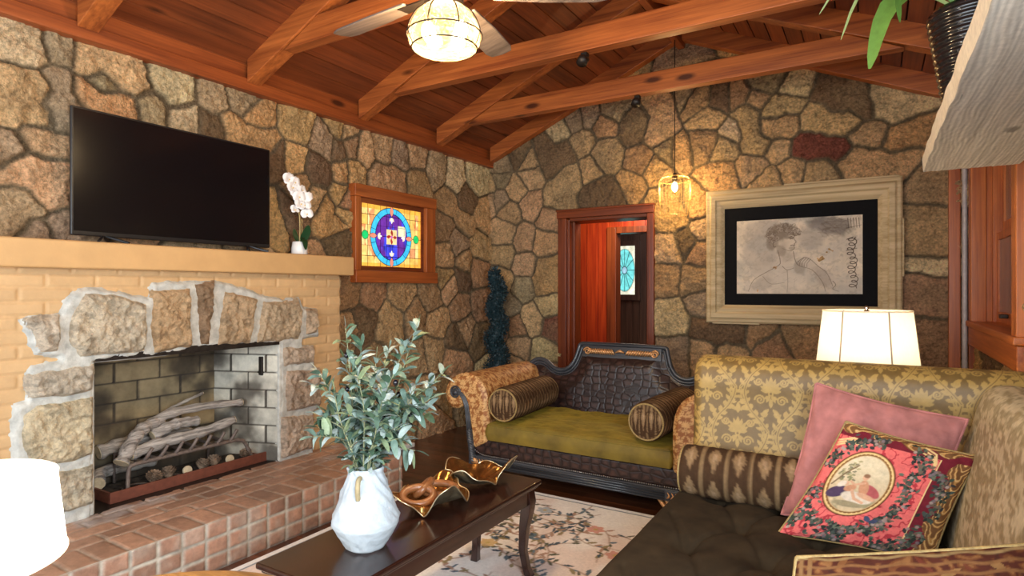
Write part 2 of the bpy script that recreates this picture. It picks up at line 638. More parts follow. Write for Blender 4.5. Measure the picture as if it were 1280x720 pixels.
def spline(pts, n=40, closed=False):
    P = [Vector(p) for p in pts]
    out = []
    m = len(P)
    segs = m if closed else m - 1
    for i in range(segs):
        if closed:
            p0, p1, p2, p3 = P[(i - 1) % m], P[i], P[(i + 1) % m], P[(i + 2) % m]
        else:
            p0, p1, p2, p3 = P[max(i - 1, 0)], P[i], P[i + 1], P[min(i + 2, m - 1)]
        k = max(2, n // segs)
        for j in range(k):
            t = j / k
            out.append(0.5 * ((2 * p1) + (p2 - p0) * t + (2 * p0 - 5 * p1 + 4 * p2 - p3) * t * t + (3 * p1 - p0 - 3 * p2 + p3) * t ** 3))
    if not closed:
        out.append(P[-1])
    return out


def sdf_poly(px, py, poly):
    """signed distance, positive inside"""
    d = np.full(px.shape, 1e9)
    ins = np.zeros(px.shape, bool)
    n = len(poly)
    for i in range(n):
        x0, y0 = poly[i]
        x1, y1 = poly[(i + 1) % n]
        ex, ey = x1 - x0, y1 - y0
        t = np.clip(((px - x0) * ex + (py - y0) * ey) / max(ex * ex + ey * ey, 1e-12), 0, 1)
        d = np.minimum(d, (px - x0 - t * ex) ** 2 + (py - y0 - t * ey) ** 2)
        c = ((y0 > py) != (y1 > py)) & (px < (x1 - x0) * (py - y0) / ((y1 - y0) if abs(y1 - y0) > 1e-12 else 1e-12) + x0)
        ins ^= c
    d = np.sqrt(d)
    return np.where(ins, d, -d)


def panel(name, O, A, B, N, wa, wb, res, fn, mat, parent=None, keep=None, loc=None):
    """height-field slab: points O + a A + b B + h N"""
    na = max(2, int(round(wa / res)) + 1)
    nb = max(2, int(round(wb / res)) + 1)
    a, b = np.meshgrid(np.linspace(0, wa, na), np.linspace(0, wb, nb), indexing='ij')
    h, col = fn(a, b)
    O, A, B, N = [np.array(q, float) for q in (O, A, B, N)]
    P = O + a[..., None] * A + b[..., None] * B + h[..., None] * N
    f = gridfaces(na, nb)
    if np.dot(np.cross(A, B), N) < 0:
        f = f[:, ::-1].copy()
    if keep is not None:
        k = keep(a, b)
        kk = k.ravel()[f].all(axis=1)
        f = f[kk]
    return mobj(name, P.reshape(-1, 3), f, mat, parent, True, col.reshape(-1, 3), loc)


# ================================================================== STONE WALLS
XL, XR, YB = -3.48, 0.58, 5.25
XRIDGE = -1.45
SLOPE = 0.435
ZL = 2.595


def zroof(x):
    return ZL + SLOPE * np.minimum(x - XL, XR - x)


SC = {'t': (0.72, 0.460, 0.235), 'T': (0.76, 0.455, 0.195), 'p': (0.84, 0.62, 0.36), 'g': (0.52, 0.365, 0.215), 'd': (0.27, 0.168, 0.090),
      'b': (0.53, 0.310, 0.160), 'r': (0.30, 0.095, 0.065), 'o': (0.72, 0.54, 0.28)}
LEFT_STONES = """p10,48 40,62;g72,65;t15,110 45,110 20,140 50,150;g72,100 76,130 78,155;t110,78 140,88 165,105;g124,103;T110,112 128,122 155,132;g183,133;
t50,172 75,180;g5,185;t30,215 50,225 75,225 60,245;g20,270 38,262;g75,283;g50,290;p203,102 222,118;g267,128;g302,127;T320,148;p232,150;d265,160;
T290,162 320,172 335,185;T368,158;g406,181;T366,200;d345,196;d397,214;T430,214;T425,163;b438,184;T405,262 425,280;T428,246;t395,251;T345,275;d360,270;b375,240;
t431,166;t453,190;t479,187;g499,196;t519,196;d424,188;T440,216;t475,220 495,225;b521,227;g544,213;p568,222;p592,224;t560,255 578,280;d583,250;t601,271;g573,303;
b553,285;t598,308;t556,320;t580,330;b597,340;d577,348;t557,350;b430,248;T428,275;d430,303;b434,365;b464,368;t500,368;b537,370;t559,354;d452,400 458,415;t487,400 478,420;
b520,395;t545,405;b575,385;t580,412;d570,425;b600,380;d598,425;b436,410;b470,440;t520,450;t540,440;t568,450 575,465;b480,490;t520,490;t550,495;g580,490;t540,520;b500,525"""
BACK_STONES = """g624,208;d653,194;t662,201;g624,226;t664,222;t647,238;g624,249;t664,255;t638,265;t613,231;t614,252;d680,190 705,190 690,205;p703,163;t726,178;g719,152;g736,146;
g764,137;b755,156;d792,160;t762,191 755,200;t700,240 710,225 695,250;t742,213;d750,235 765,245;b800,200;T788,230;t828,130 825,165;T822,210;t836,191;t689,272;
g857,117;b872,125;d901,125;t887,150;b925,122;t945,126;g958,100;p993,110;t986,131 970,138;d1053,126 1040,115 1075,138;t980,156 965,158;t1020,150 1045,155 1065,150;
p1127,139 1110,130 1150,130;t937,160 935,140 945,178;t1079,167 1095,170;T1135,165 1160,155 1120,175;r1025,187 1005,183 1045,185;t975,188;t907,184;T901,223;b882,178;T845,190;
t941,210;t958,225;t989,212;t1025,218;t1096,204 1070,200 1125,205;t1160,238 1155,225;p916,167;T842,272 830,255;T873,256;t838,310;d859,303;b875,313;b835,348 828,360;b867,351;
t877,290;o842,396 830,385 845,405;g878,380;g845,434;d896,418 915,415 880,412;t880,438;b950,415;b966,434;b1000,420;t910,443;t1160,292 1150,275 1165,310;p1163,330;b1159,359 1160,375;
b1155,422 1150,435;g637,382;g653,360;T684,352 685,335;t665,401;b648,410;o690,385;r692,405;t650,430;o678,440;t630,290;t632,320;t655,300;t655,330;t681,305;t628,350;b625,410;t640,460;b680,470"""


def parse(txt, axis, val, ia):
    out = []
    for s in txt.replace('\n', '').split(';'):
        s = s.strip()
        pts = []
        for q in s[1:].split():
            u, v = q.split(',')
            p = at(axis, val, float(u), float(v))
            pts.append((p[ia], p[2]))
        out.append((SC[s[0]], pts))
    return out


def fill(stones, a0, a1, z0, z1, rng, mind=0.36):
    allp = [p for _, ps in stones for p in ps]
    tries = 0
    while tries < 4000:
        tries += 1
        p = (rng.uniform(a0, a1), rng.uniform(z0, z1))
        if all((p[0] - q[0]) ** 2 + (p[1] - q[1]) ** 2 > mind ** 2 for q in allp):
            allp.append(p)
            stones.append((SC[rng.choice('tttTbgbpd')], [p]))
    return stones


def stone_fn(stones, a_off, z_off, seed):
    sx = np.array([p[0] for _, ps in stones for p in ps])
    sz = np.array([p[1] for _, ps in stones for p in ps])
    sid = np.array([i for i, (_, ps) in enumerate(stones) for p in ps])
    scol = np.array([c for c, _ in stones])
    rr = np.random.RandomState(seed)
    sh = rr.uniform(0.65, 1.25, len(stones))
    stx = rr.uniform(-0.09, 0.09, len(stones))
    stz = rr.uniform(-0.09, 0.09, len(stones))
    tint = rr.uniform(0.86, 1.14, (len(stones), 1)) * (1 + rr.uniform(-0.05, 0.05, (len(stones), 3)))
    cen = np.array([(np.mean([p[0] for p in ps]), np.mean([p[1] for p in ps])) for _, ps in stones])

    def fn(a, b):
        shp = a.shape
        x = (a + a_off).ravel()
        z = (b + z_off).ravel()
        wx = x + 0.05 * (fbm(x * 5, z * 5, seed + 1, 3) - 0.5) + 0.016 * (fbm(x * 26, z * 26, seed + 2, 2) - 0.5)
        wz = z + 0.05 * (fbm(x * 5 + 40, z * 5, seed + 3, 3) - 0.5) + 0.016 * (fbm(x * 26 + 9, z * 26, seed + 4, 2) - 0.5)
        edge = np.zeros(x.shape)
        idn = np.zeros(x.shape, int)
        CH = 20000
        for k in range(0, len(x), CH):
            d = (wx[k:k + CH, None] - sx) ** 2 + (wz[k:k + CH, None] - sz) ** 2
            i1 = d.argmin(1)
            rows = np.arange(len(i1))
            d1 = d[rows, i1]
            g = sid[i1]
            ds = np.sqrt((sx[i1][:, None] - sx) ** 2 + (sz[i1][:, None] - sz) ** 2)
            e = (d - d1[:, None]) / (2 * np.maximum(ds, 1e-6))
            e[sid[None, :] == g[:, None]] = 9
            edge[k:k + CH] = e.min(1)
            idn[k:k + CH] = g
        mw = 0.001 + 0.009 * fbm(x * 4, z * 4, seed + 7, 2)
        face = sst(edge, mw, mw + 0.013)
        rough = fbm(x * 16, z * 16, seed + 11, 5, 0.62) - 0.5
        ridg = np.abs(fbm(x * 24 + z * 9, z * 30 - x * 7, seed + 15, 4, 0.6) - 0.5) * 2
        tilt = (x - cen[idn, 0]) * stx[idn] + (z - cen[idn, 1]) * stz[idn]
        dome = np.minimum(edge, 0.09) * 0.12
        h = face * (0.020 * sh[idn] + dome + tilt + 0.045 * rough + 0.026 * (0.4 - ridg)) + (1 - face) * 0.006 * (fbm(x * 30, z * 30, seed + 21, 3) - 0.5)
        # joint bead struck along the middle of the mortar
        h = h + (1 - face) * 0.010 * sst(-edge, -0.010, -0.003)
        base = scol[idn] * tint[idn]
        v1 = fbm(x * 9, z * 9, seed + 31, 4)[:, None]
        v2 = fbm(x * 3.2, z * 3.2, seed + 33, 3)[:, None]
        grey = np.array([0.40, 0.28, 0.15])
        base = base * (0.74 + 0.52 * v1)
        gm = sst(v2, 0.54, 0.74) * 0.40
        base = base * (1 - gm) + grey * gm
        pits = sst(fbm(x * 40, z * 40, seed + 41, 3), 0.60, 0.74)[:, None] * 0.32
        base = base * (1 - pits)
        mor = np.array([0.20, 0.145, 0.085]) * (0.7 + 0.6 * fbm(x * 14, z * 14, seed + 51, 3)[:, None])
        col = mor * (1 - face[:, None]) + base * face[:, None]
        return h.reshape(shp), col.reshape(shp + (3,))
    return fn


rng = random.Random(11)
WIN = (3.36, 4.24, 1.44, 2.07)       # hole for the stained glass window in the left wall
FBX = (1.30, 2.56, 0.0, 1.02)        # hole behind the fire box
stL = fill(parse(LEFT_STONES, 0, XL, 1), -0.6, YB, 0, 2.7, rng)
o = panel('wall_left', (XL, -0.6, 0), (0, 1, 0), (0, 0, 1), (1, 0, 0), YB + 0.6, 2.62, 0.0088, stone_fn(stL, -0.6, 0, 3), M['stone'], None,
          lambda a, b: ~((a - 0.6 > WIN[0]) & (a - 0.6 < WIN[1]) & (b > WIN[2]) & (b < WIN[3])) & ~((a - 0.6 > FBX[0]) & (a - 0.6 < FBX[1]) & (b < FBX[3])))
tag(o, kind='structure')
DOOR = (-2.60, -1.72, 2.04)
stB = fill(parse(BACK_STONES, 1, YB, 0), XL, XR, 0, 3.6, rng)
o = panel('wall_back', (XL, YB, 0), (1, 0, 0), (0, 0, 1), (0, -1, 0), XR - XL, 3.64, 0.0088, stone_fn(stB, XL, 0, 77), M['stone'], None,
          lambda a, b: ~((a + XL > DOOR[0]) & (a + XL < DOOR[1]) & (b < DOOR[2])) & (b < zroof(a + XL) + 0.15))
tag(o, kind='structure')
RW = (3.62, 5.08, 1.10, 2.35)
stR = fill([], -0.6, YB, 0, 2.7, rng)
o = panel('wall_right', (XR + 0.045, 0.9, 0), (0, 1, 0), (0, 0, 1), (-1, 0, 0), YB - 0.9, 2.66, 0.014, stone_fn(stR, 0.9, 0, 140), M['stone'], None,
          lambda a, b: ~((a + 0.9 > RW[0]) & (a + 0.9 < RW[1]) & (b > RW[2]) & (b < RW[3])))
tag(o, kind='structure')

# ------------------------------------------------------------------ floor of boards
mb = MB()
rb = random.Random(3)
y = -1.0
while y < 5.5:
    x = -3.7 + rb.uniform(-1, 0)
    while x < 0.7:
        ln = rb.uniform(0.9, 1.8)
        k = rb.uniform(0.75, 1.3)
        mb.box((x, y, -0.03), (x + ln - 0.0015, y + 0.0885, 0), (k, k, k))
        x += ln
    y += 0.09
tag(mb.build('floor', M['floor'], None, col=True), kind='structure')
mb = MB()
y = 5.5
while y < 8.2:
    k = rb.uniform(0.8, 1.2)
    mb.box((-4.4, y, -0.03), (-0.6, y + 0.0885, 0), (k, k, k))
    y += 0.09
tag(mb.build('floor_hall', M['floor'], None, col=True), kind='structure')

# ------------------------------------------------------------------ ceiling boards, rafters, tie beams, plates
mb = MB()
RD = 0.14
for side in (0, 1):
    n = 17
    span = (XR - XL) / 2
    for i in range(n):
        a0 = -0.06 + (span + 0.06) * i / n
        a1 = -0.06 + (span + 0.06) * (i + 1) / n - 0.009
        k = rb.uniform(0.8, 1.25)
        P = []
        for aa in (a0, a1):
            x = XL + aa if side == 0 else XR - aa
            P.append((x, ZL + SLOPE * aa + RD))
        (xa, za), (xb, zb) = P
        mb.hexa([(xa, -1.2, za), (xb, -1.2, zb), (xb, 5.4, zb), (xa, 5.4, za)],
                [(xa, -1.2, za + 0.03), (xb, -1.2, zb + 0.03), (xb, 5.4, zb + 0.03), (xa, 5.4, za + 0.03)], (k, k, k))
    # solid deck above the boards
    xa, xb = (XL - 0.2, XRIDGE) if side == 0 else (XR + 0.2, XRIDGE)
    za, zb = ZL - SLOPE * 0.2 + RD + 0.032, ZL + SLOPE * span + RD + 0.032
    mb.hexa([(xa, -1.2, za), (xb, -1.2, zb), (xb, 5.5, zb), (xa, 5.5, za)],
            [(xa, -1.2, za + 0.05), (xb, -1.2, zb + 0.05), (xb, 5.5, zb + 0.05), (xa, 5.5, za + 0.05)], (0.3, 0.3, 0.3))
tag(mb.build('ceiling', M['board_y'], None, col=True), kind='structure')

tn = [0]


def trim(mbx, mat, bevel=0.006):
    tn[0] += 1
    return tag(mbx.build('trim_%d' % tn[0], mat, None, bevel=bevel), kind='structure')


for yy, hw in ((-0.4, 0.05), (0.52, 0.05), (1.46, 0.05), (2.40, 0.05), (3.35, 0.05), (4.30, 0.05), (5.17, 0.045)):
    for side in (0, 1):
        mb = MB()
        ax, bx = (XL + 0.09, XRIDGE) if side == 0 else (XR - 0.09, XRIDGE)
        ra = [(ax, float(zroof(ax))), (bx, float(zroof(bx))), (bx, float(zroof(bx)) + RD + 0.01), (ax, float(zroof(ax)) + RD + 0.01)]
        mb.prism(ra, 1, yy - hw, yy + hw)
        trim(mb, M['beam_x'])
    if yy < 5:
        mb = MB()
        zb, zt = 2.77, 2.915
        x0 = XL + (zb - ZL) / SLOPE
        x1 = XL + (zt - ZL) / SLOPE
        mb.prism([(x0 + 0.03, zb), (XR - (x0 - XL) - 0.03, zb), (XR - (x1 - XL), zt), (x1, zt)], 1, yy - 0.042, yy + 0.042)
        trim(mb, M['beam_x'])
mb = MB().box((XL - 0.02, -1.1, 2.585), (XL + 0.085, YB, 2.665)).box((XL - 0.02, -1.1, 2.668), (XL + 0.05, YB, 2.80))
trim(mb, M['beam_y'], 0.008)
mb = MB().box((XR + 0.02, -1.1, 2.585), (XR - 0.085, YB, 2.665)).box((XR + 0.02, -1.1, 2.668), (XR - 0.05, YB, 2.80))
trim(mb, M['beam_y'], 0.008)
mb = MB().box((XRIDGE - 0.03, -1.1, 3.42), (XRIDGE + 0.03, 5.3, 3.62))
trim(mb, M['beam_y'])

# ================================================================== FIREPLACE
XF = -3.24


def PF(u, v):
    p = at(0, XF, u, v)
    return (p[1], p[2])


def bond(a, b, la, lb, off=0.5, mort=0.005, soft=0.006, seed=0):
    row = np.floor(b / lb)
    aa = a + row * off * la
    cl = np.floor(aa / la)
    da = np.minimum(aa - cl * la, (cl + 1) * la - aa)
    db = np.minimum(b - row * lb, (row + 1) * lb - b)
    e = np.minimum(da, db) + 0.002 * (fbm(a * 60, b * 60, seed, 2) - 0.5)
    return sst(e, mort, mort + soft), _h(cl, row, seed + 5)


fire = thing('fireplace', 'painted tan brick fireplace with rough pale stone arch on the long wall', 'fireplace', (XF, 1.9, 0.0))
FY0, FY1 = 0.30, 2.97
OY0, OY1, OZ1 = 1.413, 2.455, 0.985
HZ = 0.24


def breast_fn(a, b):
    m, idn = bond(a, b, 0.205, 0.0645, 0.5, 0.004, 0.006, 12)
    h = 0.007 * m + 0.003 * (fbm(a * 30, b * 30, 4, 3) - 0.5)
    col = np.array([0.58, 0.375, 0.185]) * (0.93 + 0.12 * idn[..., None]) * (0.92 + 0.16 * fbm(a * 8, b * 8, 8, 3)[..., None])
    return h, col


def brk(a, b):
    y, z = a + FY0, b + HZ
    return ~((y > OY0 - 0.03) & (y < OY1 + 0.03) & (z < OZ1 + 0.03))


panel('chimney_breast', (XF, FY0, HZ), (0, 1, 0), (0, 0, 1), (1, 0, 0), FY1 - FY0, 1.43 - HZ, 0.007, breast_fn, M['brick_paint'], fire, brk)
side = panel('breast_side', (XF + 0.006, FY1, HZ), (-1, 0, 0), (0, 0, 1), (0, 1, 0), XF - XL + 0.0, 1.43 - HZ, 0.01, breast_fn, M['brick_paint'], fire)
mb = MB().box((XL - 0.02, FY0, 1.424), (-3.165, 3.045, 1.555))
mb.build('mantel_shelf', M['mantel'], fire, bevel=0.012, seg=3)

# fire box of sooted cream fire bricks
BX = -3.66
BY0, BY1 = 1.58, 2.30


def fb_fn(soot, tint=(0.50, 0.44, 0.31), low=0.0):
    def fn(a, b):
        m, idn = bond(a, b, 0.25, 0.112, 0.5, 0.004, 0.004, 31)
        base = np.array(tint) * (0.75 + 0.4 * idn[..., None])
        s = sst(fbm(a * 4.5, b * 4.5, soot, 4), 0.42, 0.66)[..., None]
        s = np.maximum(s * 0.85, (low * (1 - sst(b + 0.12 * fbm(a * 6, b * 6, 5, 2), 0.10, 0.36)))[..., None])
        base = base * (1 - s) + np.array([0.05, 0.04, 0.032]) * s
        col = base * m[..., None] + np.array([0.055, 0.045, 0.036]) * (1 - m[..., None])
        return 0.005 * m, col
    return fn


def quadpanel(name, p00, p10, p01, fn, mat, parent, res=0.008):
    p00, p10, p01 = [np.array(q, float) for q in (p00, p10, p01)]
    A = p10 - p00
    B = p01 - p00
    la, lb = np.linalg.norm(A), np.linalg.norm(B)
    N = np.cross(A / la, B / lb)
    return panel(name, p00, A / la, B / lb, N, la, lb, res, fn, mat, parent)


fbx = quadpanel('firebox', (BX, BY0, HZ), (BX, BY1, HZ), (BX, BY0, 1.08), fb_fn(60, (0.33, 0.255, 0.145), 0.94), M['firebrick'], fire)
quadpanel('firebox_cheek', (BX, BY1, HZ), (XF + 0.02, OY1 + 0.004, HZ), (BX, BY1, 1.08), fb_fn(88, (0.66, 0.63, 0.53)), M['firebrick'], fbx)  # paler tint on this cheek: daylight put into the brick colour
quadpanel('firebox_cheek', (XF + 0.02, OY0 - 0.004, HZ), (BX, BY0, HZ), (XF + 0.02, OY0 - 0.004, 1.08), fb_fn(93), M['firebrick'], fbx)
mb = MB().hexa([(XF + 0.01, OY0, 1.0), (XF + 0.01, OY1, 1.0), (BX, BY1, 1.06), (BX, BY0, 1.06)],
               [(XF + 0.01, OY0, 1.03), (XF + 0.01, OY1, 1.03), (BX, BY1, 1.09), (BX, BY0, 1.09)])
mb.build('firebox_throat', M['iron'], fbx)
mb = MB().hexa([(XF + 0.01, OY0 - 0.02, HZ - 0.03), (XF + 0.01, OY1 + 0.02, HZ - 0.03), (BX, BY1, HZ - 0.03), (BX, BY0, HZ - 0.03)],
               [(XF + 0.01, OY0 - 0.02, HZ), (XF + 0.01, OY1 + 0.02, HZ), (BX, BY1, HZ), (BX, BY0, HZ)])
mb.build('firebox_floor', M['iron'], fbx)
mb = MB()
vx = -3.345
cy = OY1 - 0.045
mb.box((vx - 0.025, cy - 0.004, 0.78), (vx + 0.025, cy + 0.03, 0.90))
vent = mb.build('firebox_vent', M['iron'], fbx, bevel=0.004)

# surround: pale mortar bed and rough stones
OUT = [(24, 400), (40, 395), (72, 392), (80, 372), (98, 360), (130, 361), (184, 371), (186, 352), (240, 350), (276, 351), (330, 369), (352, 374), (372, 371), (378, 384), (396, 386),
       (397, 420), (376, 424), (377, 431), (391, 432), (391, 458), (399, 461), (399, 509), (390, 516), (390, 568), (345.5, 580), (345.5, 429), (258, 434), (190, 446), (114.5, 452), (114.5, 650),
       (55, 665), (10, 665), (10, 585), (12, 515), (20, 503), (29, 500), (29, 465), (38, 456), (70, 450), (72, 446), (40, 445)]
ARCH = [
    [(28, 400), (42, 396), (71, 394), (73, 423), (69, 440), (46, 442), (38, 421)],
    [(85, 394), (102, 366), (137, 367), (179, 380), (181, 411), (177, 440), (125, 445), (96, 446), (81, 424)],
    [(31, 469), (54, 463), (114, 454), (114, 486), (83, 495), (35, 498), (30, 484)],
    [(25, 520), (42, 505), (114, 495), (112, 567), (83, 578), (33, 582), (22, 557)],
    [(25, 592), (83, 586), (113, 578), (113, 628), (84, 638), (20, 642)],
    [(187, 363), (234, 359), (236, 433), (188, 441), (183, 400)],
    [(240, 356), (265, 352), (258, 431), (246, 432)],
    [(276, 363), (319, 374), (309, 429), (267, 431)],
    [(324, 376), (352, 377), (368, 373), (374, 388), (370, 424), (316, 429)],
    [(378, 387), (393, 387), (393, 416), (378, 419)],
    [(348, 434), (389, 433), (389, 453), (350, 458)],
    [(353, 462), (397, 461), (397, 506), (354, 514)],
    [(347, 520), (389, 517), (387, 560), (348, 573)],
]
ACOL = [(.76, .64, .49), (.78, .65, .47), (.76, .65, .50), (.82, .68, .45), (.78, .67, .49), (.64, .43, .24), (.36, .235, .14), (.64, .45, .27), (.64, .48, .31), (.66, .49, .33), (.64, .50, .37), (.60, .45, .33), (.66, .51, .38)]


def bumpstone(name, poly_px, hmax, col, mat, parent, seed, res=0.007, grow=0.02, edgew=0.022, rough=0.03, base=0.0):
    poly = [PF(*p) for p in poly_px]
    ys = [p[0] for p in poly]
    zs = [p[1] for p in poly]
    y0, z0 = min(ys) - grow, min(zs) - grow

    def fn(a, b):
        y, z = a + y0, b + z0
        y2 = y + 0.016 * (fbm(y * 22, z * 22, seed, 3) - 0.5)
        z2 = z + 0.016 * (fbm(y * 22 + 5, z * 22, seed + 1, 3) - 0.5)
        d = sdf_poly(y2, z2, poly)
        fn.d = d
        h = base + hmax * sst(d, -0.006, edgew) + sst(d, 0, edgew) * rough * ((fbm(y * 19, z * 19, seed + 3, 5, 0.62) - 0.5) * 2 + 0.9 * (0.4 - 2 * np.abs(fbm(y * 26 + z * 8, z * 26 - y * 8, seed + 9, 3) - 0.5))) - 0.06 * sst(-d, 0.004, 0.02)
        c = np.array(col) * (0.74 + 0.52 * fbm(y * 13, z * 13, seed + 6, 4)[..., None])
        pits = sst(fbm(y * 34, z * 34, seed + 8, 3), 0.58, 0.72)[..., None] * 0.32
        return h, c * (1 - pits)
    return panel(name, (XF, y0, z0), (0, 1, 0), (0, 0, 1), (1, 0, 0), max(ys) - min(ys) + 2 * grow, max(zs) - min(zs) + 2 * grow, res, fn, mat, parent,
                 lambda a, b: sdf_poly(a + y0, b + z0, poly) > -grow * 0.8)


bumpstone('mortar_bed', OUT, 0.030, (1, 1, 1), M['mortar'], fire, 500, 0.008, 0.015, 0.02, 0.006)
for i, (pl, cc) in enumerate(zip(ARCH, ACOL)):
    bumpstone('arch_stone', pl, 0.035, cc, M['arch'], fire, 520 + 11 * i, 0.0065, 0.014, 0.026, 0.026, 0.022)
# returns of the surround inside the opening
mb = MB()
mb.box((XF - 0.02, OY1 - 0.004, HZ), (XF + 0.028, OY1 + 0.03, 0.98))
mb.build('opening_jamb', M['mortar'], fire, bevel=0.01)
mb = MB()
mb.box((XF - 0.02, OY0 - 0.03, HZ), (XF + 0.028, OY0, 0.98))
mb.build('opening_jamb', M['mortar'], fire, bevel=0.01)
a0, a1 = PF(114, 452), PF(345, 430)
am = PF(258, 434)
mb = MB().prism([(XF - 0.02, a0[1]), (XF + 0.03, a0[1]), (XF + 0.03, a0[1] + 0.04), (XF - 0.02, a0[1] + 0.04)], 1, OY0, OY1)
mb.build('lintel_bar', M['iron'], fire, bevel=0.004)

# raised hearth of red brick
XH = -2.655


def hearth_top(a, b):
    # a along +y, b from the front edge back towards the wall
    front = b < 0.205
    la = np.where(front, 0.11, 0.205)
    lb = 0.105
    row = np.where(front, 0, np.floor((b - 0.205) / lb) + 1)
    b0 = np.where(front, 0, 0.205 + (row - 1) * lb)
    b1 = np.where(front, 0.205, b0 + lb)
    aa = a + np.where(front, 0, row * 0.0925 + 0.03)
    cl = np.floor(aa / la)
    da = np.minimum(aa - cl * la, (cl + 1) * la - aa)
    db = np.minimum(b - b0, b1 - b)
    e = np.minimum(da, db) + 0.003 * (fbm(a * 50, b * 50, 3, 2) - 0.5)
    m = sst(e, 0.003, 0.010)
    idn = _h(cl, row, 9)
    base = np.array([0.36, 0.205, 0.135]) * (0.65 + 0.6 * idn[..., None]) * (0.75 + 0.5 * fbm(a * 12, b * 12, 6, 3)[..., None])
    ash = (sst(fbm(a * 6, b * 6, 19, 4), 0.5, 0.68) * sst(b, 0.25, 0.38))[..., None] * 0.6
    base = base * (1 - ash) + np.array([0.46, 0.43, 0.42]) * ash
    mor = np.array([0.36, 0.28, 0.22]) * (0.5 + 0.8 * fbm(a * 20, b * 20, 66, 2)[..., None])
    return 0.006 * m + 0.004 * (fbm(a * 7, b * 7, 5, 2) - 0.5) * m, base * m[..., None] + mor * (1 - m[..., None])


def hearth_front(a, b):
    m, idn = bond(a, b, 0.11, HZ / 3, 0.0, 0.004, 0.007, 41)
    base = np.array([0.35, 0.195, 0.135]) * (0.65 + 0.6 * idn[..., None]) * (0.75 + 0.5 * fbm(a * 14, b * 14, 16, 3)[..., None])
    st = sst(fbm(a * 9, b * 9, 29, 4), 0.52, 0.7)[..., None] * 0.5
    base = base * (1 - st) + np.array([0.36, 0.30, 0.25]) * st
    mor = np.array([0.46, 0.43, 0.37]) * (0.6 + 0.6 * fbm(a * 20, b * 20, 67, 2)[..., None])
    return 0.008 * m + 0.004 * (fbm(a * 20, b * 20, 7, 3) - 0.5), base * m[..., None] + mor * (1 - m[..., None])


MB().box((XF + 0.03, 0.21, 0), (XH - 0.012, 2.955, HZ - 0.012)).build('hearth_core', M['mortar'], fire)
hearth = panel('hearth', (XH, 0.2, HZ - 0.006), (0, 1, 0), (-1, 0, 0), (0, 0, 1), 2.77, XH - XF, 0.0075, hearth_top, M['brick_red'], fire)
panel('hearth_face', (XH - 0.004, 0.2, 0), (0, 1, 0), (0, 0, 1), (1, 0, 0), 2.77, HZ - 0.003, 0.0075, hearth_front, M['brick_red'], hearth)
panel('hearth_end', (XH, 2.966, 0), (-1, 0, 0), (0, 0, 1), (0, 1, 0), XH - XF, HZ - 0.003, 0.0075, hearth_front, M['brick_red'], hearth)

# ------------------------------------------------------------------ ember pan, grate, logs, cones
pan = thing('ember_pan', 'shallow red oxide metal ash pan in the fireplace mouth', 'ash pan', (-3.42, 1.98, HZ))
mb = MB().box((-3.312, 1.52, HZ), (-3.300, 2.44, HZ + 0.058))
mb.build('front_lip', M['rustpan'], pan, bevel=0.003)
mb = MB().box((-3.54, 1.533, HZ), (-3.313, 2.359, HZ + 0.033))
mb.build('ash_bed', M['ash'], pan)
mb = MB().box((-3.55, 1.52, HZ), (-3.312, 1.532, HZ + 0.055))
mb.build('side_lip', M['rustpan'], pan)
mb = MB().box((-3.55, 2.36, HZ), (-3.312, 2.372, HZ + 0.055))
mb.build('side_lip', M['rustpan'], pan)

grate = thing('fire_grate', 'rusty iron log grate with slanting bars inside the fireplace', 'grate', (-3.45, 1.97, HZ + 0.012))
xg = -3.335
gz = HZ + 0.012
mb = MB().tube(spline([(xg, 1.62, gz), (xg, 1.625, gz + 0.13), (xg, 1.65, gz + 0.152), (xg, 1.72, gz + 0.155), (xg, 2.18, gz + 0.155), (xg, 2.26, gz + 0.15), (xg, 2.30, gz + 0.12), (xg, 2.36, gz)], 60), 0.011, 8)
mb.build('front_rail', M['grate'], grate, smooth=True)
mb = MB().tube([(-3.56, 1.66, gz), (-3.56, 1.66, gz + 0.17), (-3.56, 2.2, gz + 0.17), (-3.56, 2.2, gz)], 0.010, 8)
mb.build('rear_rail', M['grate'], grate, smooth=True)
for i in range(7):
    yy = 1.70 + i * 0.083
    mb = MB().tube(spline([(-3.56, yy, gz + 0.165), (-3.40, yy, gz + 0.150), (xg, yy + 0.005, gz + 0.165), (xg + 0.02, yy + 0.035, gz + 0.225)], 16), 0.010, 6)
    mb.build('grate_bar', M['grate'], grate, smooth=True)


def log(label, pts, r0, r1, seed, ends=True):
    rr = random.Random(seed)
    P = spline(pts, 28)
    n = len(P)
    rad = [(r0 + (r1 - r0) * i / (n - 1)) * (1 + 0.10 * math.sin(i * 1.1 + seed) + rr.uniform(-0.06, 0.06)) for i in range(n)]
    c = Vector(P[n // 2])
    t = thing('fire_log', label, 'log', tuple(c), 'weathered logs in the fireplace')
    lo = MB().tube(P, rad, 12).build('bark', M['bark'], t, smooth=True)
    for a, b, rad_ in ((P[0], P[1], rad[0]), (P[-1], P[-2], rad[-1])):
        d = (a - b).normalized()
        MB().tube([a - d * 0.004, a + d * 0.003], rad_ * 0.93, 12).build('cut_end', M['cut'], t)


